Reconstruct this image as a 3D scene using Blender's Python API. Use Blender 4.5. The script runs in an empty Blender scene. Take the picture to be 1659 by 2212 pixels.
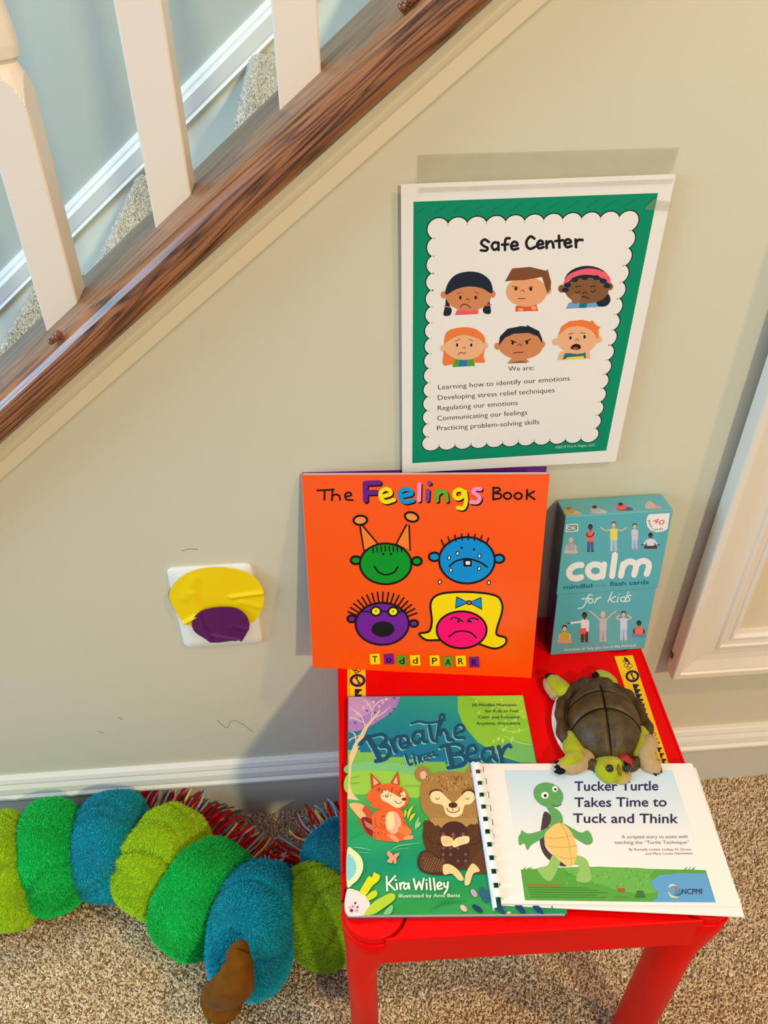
import bpy, math, random
import numpy as np
from mathutils import Matrix, Vector
from mathutils.geometry import tessellate_polygon

random.seed(7)
rng = np.random.default_rng(7)
SC = bpy.context.scene
COL = SC.collection

# ---------------------------------------------------------------- camera
# world: x to the right along the wall, y into the wall (wall face at y=0), z up, carpet at z=0
FPX = 1790.456                                    # focal length in pixels of the 1659x2212 frame
EYE = np.array([-0.06374, -0.65125, 1.06842])
CR = np.array([0.99701008, -0.07690503, -0.00751798])
CU = np.array([0.05487126, 0.63612355, 0.76963366])
CF = np.array([0.05440634, 0.76774504, -0.63844147])
cam_d = bpy.data.cameras.new('camera')
cam_d.sensor_fit = 'VERTICAL'
cam_d.sensor_height = 24.0
cam_d.lens = FPX / 2212.0 * 24.0
cam_d.clip_start = 0.02
cam = bpy.data.objects.new('camera', cam_d)
COL.objects.link(cam)
cam.matrix_world = Matrix(((CR[0], CU[0], -CF[0], EYE[0]), (CR[1], CU[1], -CF[1], EYE[1]),
                           (CR[2], CU[2], -CF[2], EYE[2]), (0, 0, 0, 1)))
SC.camera = cam

# ---------------------------------------------------------------- world, lamps, exposure
SC.view_settings.view_transform = 'Standard'
SC.view_settings.look = 'None'
SC.view_settings.gamma = 1.0
SC.view_settings.use_curve_mapping = False
SC.view_settings.exposure = 0.0
world = bpy.data.worlds.new('room_light')
SC.world = world
world.use_nodes = True
bg = world.node_tree.nodes['Background']
bg.inputs['Color'].default_value = (0.86, 0.87, 1.0, 1)
bg.inputs['Strength'].default_value = 0.52


def area_light(name, loc, target, size, power, color, shape='DISK', size_y=None):
    d = bpy.data.lights.new(name, 'AREA')
    d.shape = shape
    d.size = size
    if size_y:
        d.size_y = size_y
    d.energy = power
    d.color = color
    o = bpy.data.objects.new(name, d)
    COL.objects.link(o)
    o.location = loc
    o.rotation_euler = (Vector(target) - Vector(loc)).to_track_quat('-Z', 'Y').to_euler()
    return o


area_light('ceiling_lamp', (1.15, -0.95, 2.42), (0.0, 0.0, 0.6), 0.10, 17.0, (1.0, 0.60, 0.27))
area_light('ceiling_lamp', (1.05, -2.85, 2.42), (0.0, 0.0, 0.6), 0.14, 46.0, (1.0, 0.93, 0.51))
area_light('window_daylight', (-2.6, -0.75, 1.45), (0.1, 0.0, 0.5), 1.0, 56.0, (0.36, 0.68, 1.0), 'RECTANGLE', 1.2)
area_light('stairwell_daylight', (-0.9, 0.55, 2.6), (-0.2, 0.6, 0.3), 0.8, 22.0, (1.0, 1.0, 0.64), 'RECTANGLE', 0.6)

# ---------------------------------------------------------------- helpers


def ray(px, py):
    return CR * ((px - 829.5) / FPX) - CU * ((py - 1106) / FPX) + CF


def on_y(px, py, y=0.0):
    d = ray(px, py)
    return EYE + d * ((y - EYE[1]) / d[1])


def on_z(px, py, z=0.0):
    d = ray(px, py)
    return EYE + d * ((z - EYE[2]) / d[2])


def lin(c):
    out = []
    for v in c[:3]:
        v = v / 255.0
        out.append(v / 12.92 if v <= 0.04045 else ((v + 0.055) / 1.055) ** 2.4)
    return (out[0], out[1], out[2], 1.0)


WM = {}


def link(o):
    COL.objects.link(o)
    return o


def tag(o, label=None, cat=None, group=None, kind=None):
    if label:
        o['label'] = label
    if cat:
        o['category'] = cat
    if group:
        o['group'] = group
    if kind:
        o['kind'] = kind
    return o


def thing(name, M, label, cat, group=None, kind=None):
    o = link(bpy.data.objects.new(name, None))
    o.empty_display_size = 0.02
    if not isinstance(M, Matrix):
        M = Matrix.Translation(Vector(M))
    o.matrix_world = M
    WM[o] = M.copy()
    tag(o, label, cat, group, kind)
    return o


def mk(name, verts, faces, mat, parent=None, smooth=False, cols=None, kind=None, frame=None):
    """verts are world coordinates, or coordinates in `frame` when given; faces a list or an (n,3)/(n,4) array"""
    V = np.asarray(verts, dtype=float).reshape(-1, 3)
    if frame is not None:
        A = np.array(frame)
        V = V @ A[:3, :3].T + A[:3, 3]
    if parent is not None:
        A = np.array(WM[parent].inverted())
        V = V @ A[:3, :3].T + A[:3, 3]
    me = bpy.data.meshes.new(name)
    if isinstance(faces, np.ndarray):
        n, k = faces.shape
        me.vertices.add(len(V))
        me.vertices.foreach_set('co', V.ravel())
        me.loops.add(n * k)
        me.loops.foreach_set('vertex_index', faces.ravel().astype(np.int32))
        me.polygons.add(n)
        me.polygons.foreach_set('loop_start', (np.arange(n) * k).astype(np.int32))
        me.update(calc_edges=True)
    else:
        me.from_pydata([tuple(v) for v in V], [], faces)
        me.update()
    if smooth:
        me.polygons.foreach_set('use_smooth', np.ones(len(me.polygons), dtype=bool))
    if cols is not None:            # colour per face
        C = np.asarray(cols, dtype=np.float32)
        at = me.color_attributes.new('Col', 'FLOAT_COLOR', 'CORNER')
        cnt = np.empty(len(me.polygons), dtype=np.int32)
        me.polygons.foreach_get('loop_total', cnt)
        at.data.foreach_set('color', np.repeat(C, cnt, axis=0).ravel())
    mats = mat if isinstance(mat, (list, tuple)) else [mat]
    for m in mats:
        me.materials.append(m)
    o = link(bpy.data.objects.new(name, me))
    if parent is not None:
        o.parent = parent
        WM[o] = WM[parent]
    else:
        WM[o] = Matrix.Identity(4)
    if kind:
        o['kind'] = kind
    return o


def copy_of(o, parent=None):
    c = link(o.copy())
    if parent is not None:
        c.parent = parent
    return c


# ---- materials


def mat(name, col, rough=0.5, spec=0.5, noise=None, bump=None, coat=0.0, sheen=0.0, sss=0.0, metal=0.0):
    """noise=(scale, amount) colour mottling; bump=(scale, strength, distance)"""
    m = bpy.data.materials.new(name)
    m.use_nodes = True
    nt = m.node_tree
    b = nt.nodes['Principled BSDF']
    c = lin(col) if max(col) > 1.001 else tuple(col) + (1,)
    b.inputs['Base Color'].default_value = c
    b.inputs['Roughness'].default_value = rough
    b.inputs['Specular IOR Level'].default_value = spec
    b.inputs['Coat Weight'].default_value = coat
    b.inputs['Coat Roughness'].default_value = 0.12
    b.inputs['Sheen Weight'].default_value = sheen
    b.inputs['Metallic'].default_value = metal
    if sss:
        b.inputs['Subsurface Weight'].default_value = sss
        b.inputs['Subsurface Scale'].default_value = 0.003
    tc = nt.nodes.new('ShaderNodeTexCoord')
    if noise:
        n = nt.nodes.new('ShaderNodeTexNoise')
        n.inputs['Scale'].default_value = noise[0]
        n.inputs['Detail'].default_value = 5
        nt.links.new(tc.outputs['Object'], n.inputs['Vector'])
        r = nt.nodes.new('ShaderNodeValToRGB')
        a = noise[1]
        r.color_ramp.elements[0].position = 0.3
        r.color_ramp.elements[1].position = 0.7
        r.color_ramp.elements[0].color = tuple(min(1, x * (1 - a)) for x in c[:3]) + (1,)
        r.color_ramp.elements[1].color = tuple(min(1, x * (1 + a)) for x in c[:3]) + (1,)
        nt.links.new(n.outputs['Fac'], r.inputs['Fac'])
        nt.links.new(r.outputs['Color'], b.inputs['Base Color'])
    if bump:
        n = nt.nodes.new('ShaderNodeTexNoise')
        n.inputs['Scale'].default_value = bump[0]
        n.inputs['Detail'].default_value = 3
        nt.links.new(tc.outputs['Object'], n.inputs['Vector'])
        bp = nt.nodes.new('ShaderNodeBump')
        bp.inputs['Strength'].default_value = bump[1]
        bp.inputs['Distance'].default_value = bump[2]
        nt.links.new(n.outputs['Fac'], bp.inputs['Height'])
        nt.links.new(bp.outputs['Normal'], b.inputs['Normal'])
    return m


def mat_attr(name, rough=0.5, coat=0.0, sheen=0.0, spec=0.5):
    m = mat(name, (128, 128, 128), rough, spec, coat=coat, sheen=sheen)
    nt = m.node_tree
    a = nt.nodes.new('ShaderNodeAttribute')
    a.attribute_name = 'Col'
    nt.links.new(a.outputs['Color'], nt.nodes['Principled BSDF'].inputs['Base Color'])
    return m


def mat_wood(name, dark, light, along, rough=0.28, coat=0.4, scale=1.0):
    """stained oak: `along` is the grain direction in world axes (objects carry no rotation)"""
    m = mat(name, light, rough, coat=coat)
    nt = m.node_tree
    b = nt.nodes['Principled BSDF']
    tc = nt.nodes.new('ShaderNodeTexCoord')
    mp = nt.nodes.new('ShaderNodeMapping')
    mp.vector_type = 'POINT'
    mp.inputs['Rotation'].default_value = (0, math.atan2(along[2], along[0]), 0)
    sc = nt.nodes.new('ShaderNodeMapping')
    sc.inputs['Scale'].default_value = (0.55 * scale, 11.0 * scale, 11.0 * scale)
    nt.links.new(tc.outputs['Object'], mp.inputs['Vector'])
    nt.links.new(mp.outputs['Vector'], sc.inputs['Vector'])
    n1 = nt.nodes.new('ShaderNodeTexNoise')
    n1.inputs['Scale'].default_value = 4.5
    n1.inputs['Detail'].default_value = 3
    n1.inputs['Distortion'].default_value = 0.8
    nt.links.new(sc.outputs['Vector'], n1.inputs['Vector'])
    mul = nt.nodes.new('ShaderNodeMath')
    mul.operation = 'MULTIPLY'
    mul.inputs[1].default_value = 11.0
    nt.links.new(n1.outputs['Fac'], mul.inputs[0])
    fr = nt.nodes.new('ShaderNodeMath')
    fr.operation = 'PINGPONG'
    fr.inputs[1].default_value = 0.5
    nt.links.new(mul.outputs[0], fr.inputs[0])
    n2 = nt.nodes.new('ShaderNodeTexNoise')
    n2.inputs['Scale'].default_value = 40
    n2.inputs['Detail'].default_value = 6
    nt.links.new(sc.outputs['Vector'], n2.inputs['Vector'])
    mx = nt.nodes.new('ShaderNodeMath')
    mx.operation = 'MULTIPLY_ADD'
    mx.inputs[1].default_value = 1.3
    nt.links.new(fr.outputs[0], mx.inputs[0])
    m3 = nt.nodes.new('ShaderNodeMath')
    m3.operation = 'MULTIPLY_ADD'
    m3.inputs[1].default_value = 0.9
    m3.inputs[2].default_value = -0.25
    nt.links.new(n2.outputs['Fac'], m3.inputs[0])
    nt.links.new(m3.outputs[0], mx.inputs[2])
    r = nt.nodes.new('ShaderNodeValToRGB')
    r.color_ramp.elements[0].position = 0.12
    r.color_ramp.elements[0].color = lin(dark)
    r.color_ramp.elements[1].position = 0.75
    r.color_ramp.elements[1].color = lin(light)
    nt.links.new(mx.outputs[0], r.inputs['Fac'])
    nt.links.new(r.outputs['Color'], b.inputs['Base Color'])
    bp = nt.nodes.new('ShaderNodeBump')
    bp.inputs['Strength'].default_value = 0.25
    bp.inputs['Distance'].default_value = 0.0006
    nt.links.new(n2.outputs['Fac'], bp.inputs['Height'])
    nt.links.new(bp.outputs['Normal'], b.inputs['Normal'])
    return m


# ---- shapes


def catmull(P, n=8, closed=False):
    P = np.asarray(P, dtype=float)
    k = len(P)
    if k < 3:
        return P
    if closed:
        Q = np.vstack([P[-1], P, P[0], P[1]])
        segs = k
    else:
        Q = np.vstack([2 * P[0] - P[1], P, 2 * P[-1] - P[-2]])
        segs = k - 1
    out = []
    for i in range(segs):
        a, b, c, d = Q[i], Q[i + 1], Q[i + 2], Q[i + 3]
        for t in np.arange(n) / n:
            out.append(0.5 * ((2 * b) + (c - a) * t + (2 * a - 5 * b + 4 * c - d) * t * t + (3 * b - a - 3 * c + d) * t ** 3))
    if not closed:
        out.append(P[-1])
    return np.array(out)


def tube(path, radii, sides=14, n=5, flat=(1, 1), up=(0, 0, 1), caps=True, wob=0.0, seed=0):
    """smooth tapering tube with rounded ends along a spline of 3-D points; flat scales side/up radii"""
    P = catmull(path, n)
    R = catmull(np.array([[r, 0, 0] for r in radii]), n)[:, 0] if len(radii) > 2 else np.linspace(radii[0], radii[-1], len(P))
    if caps:
        t0 = P[0] - P[1]
        t0 /= np.linalg.norm(t0)
        t1 = P[-1] - P[-2]
        t1 /= np.linalg.norm(t1)
        a = np.radians([85, 65, 40, 18])
        P = np.vstack([[P[0] + t0 * R[0] * math.sin(x) for x in a], P, [P[-1] + t1 * R[-1] * math.sin(x) for x in a[::-1]]])
        R = np.concatenate([[R[0] * math.cos(x) for x in a], R, [R[-1] * math.cos(x) for x in a[::-1]]])
    V = []
    up = np.array(up, dtype=float)
    rg = np.random.default_rng(seed)
    ph = rg.random(6) * 6.28
    for i in range(len(P)):
        t = P[min(i + 1, len(P) - 1)] - P[max(i - 1, 0)]
        t /= max(np.linalg.norm(t), 1e-9)
        s = np.cross(t, up)
        if np.linalg.norm(s) < 1e-3:
            s = np.cross(t, (1, 0, 0))
        s /= np.linalg.norm(s)
        w = np.cross(s, t)
        for j in range(sides):
            a = 2 * math.pi * j / sides
            k = 1 + wob * (math.sin(3 * a + ph[0] + i * .35) + math.sin(5 * a + ph[1] - i * .2) * .6)
            V.append(P[i] + R[i] * k * (s * math.cos(a) * flat[0] + w * math.sin(a) * flat[1]))
    F = []
    m = len(P)
    for i in range(m - 1):
        for j in range(sides):
            F.append((i * sides + j, i * sides + (j + 1) % sides, (i + 1) * sides + (j + 1) % sides, (i + 1) * sides + j))
    F.append(tuple(range(sides))[::-1])
    F.append(tuple((m - 1) * sides + j for j in range(sides)))
    return np.array(V), F


def box(x0, x1, y0, y1, z0, z1):
    V = [(x, y, z) for z in (z0, z1) for y in (y0, y1) for x in (x0, x1)]
    F = [(0, 2, 3, 1), (4, 5, 7, 6), (0, 1, 5, 4), (2, 6, 7, 3), (0, 4, 6, 2), (1, 3, 7, 5)]
    return V, F


def prism(poly, z0, z1):
    """poly: 2-D outline (counter-clockwise), extruded z0..z1 in its own frame"""
    n = len(poly)
    V = [(p[0], p[1], z0) for p in poly] + [(p[0], p[1], z1) for p in poly]
    F = [tuple(range(n))[::-1], tuple(range(n, 2 * n))]
    F += [(i, (i + 1) % n, n + (i + 1) % n, n + i) for i in range(n)]
    return V, F


def sweep(prof, a, b, close=True):
    """extrude a cross-section (list of 3-D offsets) from point a to point b"""
    a, b = np.array(a, float), np.array(b, float)
    n = len(prof)
    V = [a + np.array(p) for p in prof] + [b + np.array(p) for p in prof]
    F = [(i, (i + 1) % n, n + (i + 1) % n, n + i) for i in range(n if close else n - 1)]
    if close:
        F += [tuple(range(n))[::-1], tuple(range(n, 2 * n))]
    return V, F


def rbox(x0, x1, y0, y1, z0, z1, r=0.004, seg=3):
    """box with rounded vertical corners and rounded top/bottom edges"""
    def outline(ins):
        pts = []
        rr = max(r, 1e-5)
        for cx, cy, a0 in ((x1 - rr, y1 - rr, 0), (x0 + rr, y1 - rr, 90), (x0 + rr, y0 + rr, 180), (x1 - rr, y0 + rr, 270)):
            for k in range(seg + 1):
                a = math.radians(a0 + 90 * k / seg)
                pts.append((cx + (rr - ins) * math.cos(a), cy + (rr - ins) * math.sin(a)))
        return pts
    rings = []
    for k in range(seg + 1):
        a = math.radians(90 * k / seg)
        rings.append((r * (1 - math.sin(a)), z0 + r * (1 - math.cos(a))))
    for k in range(seg + 1):
        a = math.radians(90 * k / seg)
        rings.append((r * (1 - math.cos(a)), z1 - r * (1 - math.sin(a))))
    V, F = [], []
    for ins, z in rings:
        V += [(p[0], p[1], z) for p in outline(min(ins, r * 0.999))]
    n = 4 * (seg + 1)
    for i in range(len(rings) - 1):
        for j in range(n):
            F.append((i * n + j, i * n + (j + 1) % n, (i + 1) * n + (j + 1) % n, (i + 1) * n + j))
    F.append(tuple(range(n))[::-1])
    F.append(tuple((len(rings) - 1) * n + j for j in range(n)))
    return V, F


def join(*parts):
    V, F = [], []
    for v, f in parts:
        o = len(V)
        V += [tuple(p) for p in v]
        F += [tuple(i + o for i in q) for q in f]
    return V, F


def plane_frame(o, ax, n):
    """frame with origin o, x axis towards ax, z axis the plane normal n"""
    ex = np.array(ax, float)
    n = np.array(n, float) / np.linalg.norm(n)
    ex = ex - n * (ex @ n)
    ex /= np.linalg.norm(ex)
    ey = np.cross(n, ex)
    return Matrix(((ex[0], ey[0], n[0], o[0]), (ex[1], ey[1], n[1], o[1]), (ex[2], ey[2], n[2], o[2]), (0, 0, 0, 1)))


_txt = {}


def text_mesh(s, bold=0.0, shear=0.0):
    key = (s, bold, shear)
    if key in _txt:
        return _txt[key]
    cu = bpy.data.curves.new('txt', 'FONT')
    cu.body = s
    cu.offset = bold
    cu.shear = shear
    cu.resolution_u = 3
    cu.fill_mode = 'FRONT'
    o = bpy.data.objects.new('txt', cu)
    COL.objects.link(o)
    dg = bpy.context.evaluated_depsgraph_get()
    ev = o.evaluated_get(dg)
    me = ev.to_mesh()
    V = np.array([v.co[:2] for v in me.vertices])
    F = [tuple(p.vertices) for p in me.polygons]
    ev.to_mesh_clear()
    bpy.data.objects.remove(o)
    bpy.data.curves.remove(cu)
    _txt[key] = (V, F)
    return _txt[key]


class Print:
    """Flat ink on a flat surface. Artwork is given in the coordinates of a rectified photo crop (x0, y0, scale)
    and laid onto the surface's own plane (frame M), each colour a hair above the one before."""

    def __init__(self, M, crop, eps=2e-6, z0=6e-5):
        self.M = M
        self.A = np.array(M.inverted())
        self.n = np.array(M.col[2][:3])
        self.o = np.array(M.translation)
        self.crop = crop
        self.z, self.eps = z0, eps
        self.V, self.F, self.C = [], [], []

    def uv(self, P):
        out = []
        for x, y in P:
            d = ray(self.crop[0] + x * self.crop[2], self.crop[1] + y * self.crop[2])
            w = EYE + d * (((self.o - EYE) @ self.n) / (d @ self.n))
            out.append((self.A[:3, :3] @ w + self.A[:3, 3])[:2])
        return np.array(out)

    def raw(self, V, F, c, local=False, ramp=0.0):
        U = np.asarray(V, float) if local else self.uv(V)
        self.z += self.eps
        o = len(self.V)
        self.V += [(u[0], u[1], self.z + ramp * k) for k, u in enumerate(U)]
        self.z += ramp * len(U)
        cc = lin(c)
        for f in F:
            a, b, d = U[f[0]], U[f[1]], U[f[2]]
            if (b[0] - a[0]) * (d[1] - a[1]) - (b[1] - a[1]) * (d[0] - a[0]) < 0:
                f = tuple(f)[::-1]
            self.F.append(tuple(i + o for i in f))
            self.C.append(cc)

    def poly(self, c, P, smooth=False, local=False, n=6):
        if smooth:
            P = catmull(P, n, True)
        P = [tuple(p) for p in P]
        tr = tessellate_polygon([[Vector((p[0], p[1], 0)) for p in P]])
        self.raw(P, [tuple(t) for t in tr], c, local)

    def ell(self, c, x, y, rx, ry=None, rot=0, n=24):
        ry = ry or rx
        t = np.linspace(0, 2 * math.pi, n, endpoint=False)
        cr, sr = math.cos(math.radians(rot)), math.sin(math.radians(rot))
        P = np.stack([x + rx * np.cos(t) * cr - ry * np.sin(t) * sr, y + rx * np.cos(t) * sr + ry * np.sin(t) * cr], 1)
        self.raw(P, [tuple(range(n))], c)

    def st(self, c, P, w=8, smooth=True, closed=False, taper=False, n=6):
        P = catmull(P, n, closed) if smooth and len(P) > 2 else np.asarray(P, float)
        if closed:
            P = np.vstack([P, P[:1]])
        V, F = [], []
        m = len(P)
        T = np.gradient(P, axis=0) if m > 2 else np.array([P[1] - P[0]] * 2)
        if closed:
            T[0] = T[-1] = P[1] - P[-2]
        T /= np.maximum(np.linalg.norm(T, axis=1, keepdims=True), 1e-9)
        N = np.stack([-T[:, 1], T[:, 0]], 1)
        W = np.full(m, w / 2.0)
        if taper:
            W = W * (0.25 + 0.75 * np.sin(np.linspace(0.15, math.pi - .15, m)))
        for i in range(m):
            V += [P[i] + N[i] * W[i], P[i] - N[i] * W[i]]
        F = [(2 * i, 2 * i + 1, 2 * i + 3, 2 * i + 2) for i in range(m - 1)]
        if not closed:
            for e, s in ((0, -1), (m - 1, 1)):
                o = len(V)
                for k in range(7):
                    a = math.pi * (k / 6 - .5)
                    V.append(P[e] + T[e] * s * W[e] * math.cos(a) + N[e] * W[e] * math.sin(a))
                F.append(tuple(range(o, o + 7)))
        self.raw(V, F, c, ramp=1.2e-7 if smooth and m > 4 else 0.0)

    def text(self, c, s, a, b, h, bold=0.0, shear=0.0):
        """baseline from a to b, cap height h (crop units)"""
        V, F = text_mesh(s, min(bold, 0.0), shear)
        x0, x1 = V[:, 0].min(), V[:, 0].max()
        a, b = np.array(a, float), np.array(b, float)
        e = (b - a) / (x1 - x0)
        u = (b - a) / np.linalg.norm(b - a)
        nrm = np.array([u[1], -u[0]]) * h / 0.70
        P = a + np.outer(V[:, 0] - x0, e) + np.outer(V[:, 1], nrm)
        if bold > 0:                               # heavier weight: the outline printed a little to either side
            w = nrm * bold * 1.2
            for k in (0, 1, 2, 3):
                self.raw(P + (w, -w, np.array([w[1], -w[0]]), np.array([-w[1], w[0]]))[k], F, c)
        self.raw(P, F, c)

    def field(self, quad, fn, nx=24, ny=30):
        """colour field over a quad (crop corners tl,tr,br,bl); fn(s,t)->rgb"""
        tl, tr, br, bl = [np.array(p, float) for p in quad]
        U = self.uv([tl, tr, br, bl])
        self.z += self.eps
        o = len(self.V)
        for j in range(ny + 1):
            for i in range(nx + 1):
                s, t = i / nx, j / ny
                p = U[0] * (1 - s) * (1 - t) + U[1] * s * (1 - t) + U[2] * s * t + U[3] * (1 - s) * t
                self.V.append((p[0], p[1], self.z))
        for j in range(ny):
            for i in range(nx):
                k = o + j * (nx + 1) + i
                self.F.append((k, k + nx + 1, k + nx + 2, k + 1))
                self.C.append(lin(fn((i + .5) / nx, (j + .5) / ny)))

    def build(self, name, material, parent):
        return mk(name, self.V, self.F, material, parent, cols=self.C, frame=self.M)


def strands(V, F, count, length, width, jitter=0.6, comb=(0, 0, 0), colors=((1, 1, 1, 1),), seed=1, lo=-9.0):
    """short plush fibres rooted on a surface: one thin bent pair of triangles each"""
    rg = np.random.default_rng(seed)
    V = np.asarray(V)
    T = []
    for f in F:
        for k in range(1, len(f) - 1):
            T.append((f[0], f[k], f[k + 1]))
    T = np.array(T)
    a, b, c = V[T[:, 0]], V[T[:, 1]], V[T[:, 2]]
    nr = np.cross(b - a, c - a)
    ar = np.linalg.norm(nr, axis=1)
    idx = rg.choice(len(T), count, p=ar / ar.sum())
    u, v = rg.random(count), rg.random(count)
    sw = u + v > 1
    u[sw], v[sw] = 1 - u[sw], 1 - v[sw]
    P = a[idx] + (b - a)[idx] * u[:, None] + (c - a)[idx] * v[:, None]
    N = nr[idx] / np.maximum(ar[idx], 1e-12)[:, None]
    keep = P[:, 2] > lo
    P, N = P[keep], N[keep]
    n = len(P)
    # clumped direction: low-frequency field plus jitter
    k1 = np.array([[61, 23, 17], [19, 71, 29], [31, 13, 67]])
    fld = np.sin(P @ k1.T + seed) * 0.45
    D = N * 0.46 + np.array(comb) + fld + rg.normal(0, jitter * 0.4, (n, 3))
    D -= N * np.minimum((D * N).sum(1) - 0.25, 0)[:, None]
    D /= np.linalg.norm(D, axis=1, keepdims=True)
    S = np.cross(D, rg.normal(0, 1, (n, 3)))
    S /= np.linalg.norm(S, axis=1, keepdims=True)
    L = length * rg.uniform(0.6, 1.25, n)[:, None]
    w = width / 2
    B = P - N * 0.0008
    mid = B + D * L * 0.55
    D2 = D + np.array([0, 0, -0.35]) + rg.normal(0, .15, (n, 3))
    tip = mid + D2 * L * 0.45
    VV = np.stack([B - S * w, B + S * w, mid + S * w * .8, mid - S * w * .8, tip], 1).reshape(-1, 3)
    i5 = np.arange(n) * 5
    FF = np.concatenate([np.stack([i5, i5 + 1, i5 + 2], 1), np.stack([i5, i5 + 2, i5 + 3], 1), np.stack([i5 + 3, i5 + 2, i5 + 4], 1)])
    pal = np.array(colors)
    cc = pal[rg.integers(0, len(pal), n)]
    cc = np.concatenate([cc, cc, cc])
    return VV, FF, cc


def tufts(P, N, h, r, lean, palette, seed=3):
    """carpet pile: one leaning four-sided tuft per point"""
    rg = np.random.default_rng(seed)
    n = len(P)
    A = np.cross(N, (0.3, 0.9, 0.2))
    A /= np.linalg.norm(A, axis=1, keepdims=True)
    Bv = np.cross(N, A)
    th = rg.random(n) * 6.283
    X = A * np.cos(th)[:, None] + Bv * np.sin(th)[:, None]
    Y = np.cross(N, X)
    rr = (r * rg.uniform(.7, 1.3, n))[:, None]
    B = P - N * 0.001
    tip = P + N * (h * rg.uniform(.7, 1.2, n))[:, None] + (A * rg.normal(0, lean, (n, 1)) + Bv * rg.normal(0, lean, (n, 1)))
    VV = np.stack([B + X * rr, B + Y * rr, B - X * rr, B - Y * rr, tip], 1).reshape(-1, 3)
    i = np.arange(n) * 5
    FF = np.concatenate([np.stack([i + a, i + b, i + 4], 1) for a, b in ((0, 1), (1, 2), (2, 3), (3, 0))])
    pal = np.array([lin(c) for c in palette])
    cc = pal[rg.integers(0, len(pal), n)]
    cc[:, :3] *= rg.uniform(.85, 1.12, (n, 1))
    return VV, FF, np.concatenate([cc] * 4)

# ================================================================= MATERIALS
M_WALL = mat('wall_paint_greige', (213, 205, 182), 0.62, 0.35, noise=(2.2, 0.03), bump=(260, 0.10, 0.0006))
M_STAIRWALL = mat('wall_paint_cool_light_tint', (180, 189, 182), 0.65, 0.35, noise=(2.5, 0.04), bump=(200, 0.10, 0.0006))  # wall paint shifted to blue-grey: the stairwell's cool daylight put into its colour
M_TRIM = mat('trim_paint_white', (232, 226, 214), 0.30, 0.5, bump=(90, 0.05, 0.0008))
M_TRIMC = mat('trim_paint_cream', (228, 212, 182), 0.38, 0.5, bump=(60, 0.08, 0.001))
M_BAL = mat('baluster_paint', (236, 222, 206), 0.28, 0.5, bump=(50, 0.05, 0.001))
M_BOARD = mat('skirting_paint', (206, 200, 188), 0.34, 0.5, bump=(70, 0.06, 0.001))
M_OAK = mat_wood('stained_oak', (54, 27, 13), (158, 98, 54), (math.cos(0.672), 0, math.sin(0.672)), 0.36, 0.22)
M_OAK2 = mat_wood('stained_oak_dull', (78, 62, 54), (124, 104, 92), (math.cos(0.672), 0, math.sin(0.672)), 0.45, 0.15)
M_PEG = mat_wood('dark_turned_wood', (60, 28, 14), (140, 76, 38), (1, 0, 0), 0.2, 0.6, 3)
M_CARPETBASE = mat('carpet_backing', (132, 112, 88), 0.95, 0.1, noise=(160, 0.35), bump=(300, 0.8, 0.003))
M_PILE = mat_attr('carpet_fibre', 0.95, spec=0.08, sheen=0.1)
M_RED = mat('red_plastic', (232, 0, 0), 0.42, 0.12, bump=(500, 0.06, 0.0004))
M_PRINT = mat_attr('glossy_print', 0.36, spec=0.3)
M_PRINTM = mat_attr('matt_print', 0.6, spec=0.2)
M_PAPER = mat('white_paper', (238, 230, 224), 0.55, 0.4)
M_PAGES = mat('page_edges', (205, 196, 186), 0.7, 0.2, noise=(900, 0.08))
M_WHITE = mat('white_plastic', (240, 238, 232), 0.3, 0.5)

CARPET = [(236, 212, 176), (226, 200, 162), (242, 222, 190), (214, 186, 148), (196, 166, 128), (232, 210, 178), (172, 144, 110), (244, 228, 200)]
STAIRPILE = [(196, 194, 186), (184, 182, 174), (206, 204, 196), (168, 166, 158), (140, 138, 132), (194, 188, 176)]

SL = 0.795                                        # slope of the stairs
TH = math.atan(SL)
SD = np.array([math.cos(TH), 0, math.sin(TH)])


def slope_pt(x, v, y=0.0):
    """v = height above floor of the slope line at x=0"""
    return np.array([x, y, v + SL * x])


Z0 = 0.575                                        # poster bottom above carpet

# ================================================================= SETTING
# carpeted floor
v, f = box(-1.6, 1.7, -1.9, 0.1, -0.03, 0.0)
floor = mk('floor', v, f, M_CARPETBASE)
floor['kind'] = 'structure'
g = 0.0025
xs = np.arange(-0.70, 0.78, g)
ys = np.arange(-0.56, -0.012, g)
X, Y = np.meshgrid(xs, ys)
P = np.stack([X.ravel(), Y.ravel(), np.zeros(X.size)], 1)
P[:, :2] += rng.normal(0, g * .3, (len(P), 2))
N = np.tile(np.array([0, 0, 1.0]), (len(P), 1))
V, F, C = tufts(P, N, 0.0056, 0.0017, 0.0026, CARPET)
mk('carpet_pile', V, F, M_PILE, floor, smooth=True, cols=C, kind='stuff')

# wall under the stairs: sloping top edge
TOPV = 0.965                                      # underside of the oak cap (v units, z above carpet at x=0 is v)
CAPV = 0.401 + Z0
poly = [(-1.19, -0.02), (1.6, -0.02), (1.6, TOPV - .028 + SL * 1.6), (-1.19, TOPV - .028 + SL * -1.19)]
n4 = len(poly)
V = [(p[0], 0.0, p[1]) for p in poly] + [(p[0], 0.100, p[1]) for p in poly]
F = [tuple(range(4)), (7, 6, 5, 4)] + [(i, i + 4, (i + 1) % 4 + 4, (i + 1) % 4) for i in range(4)]
wall = mk('wall_back', V, F, M_WALL)
wall['kind'] = 'structure'

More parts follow.
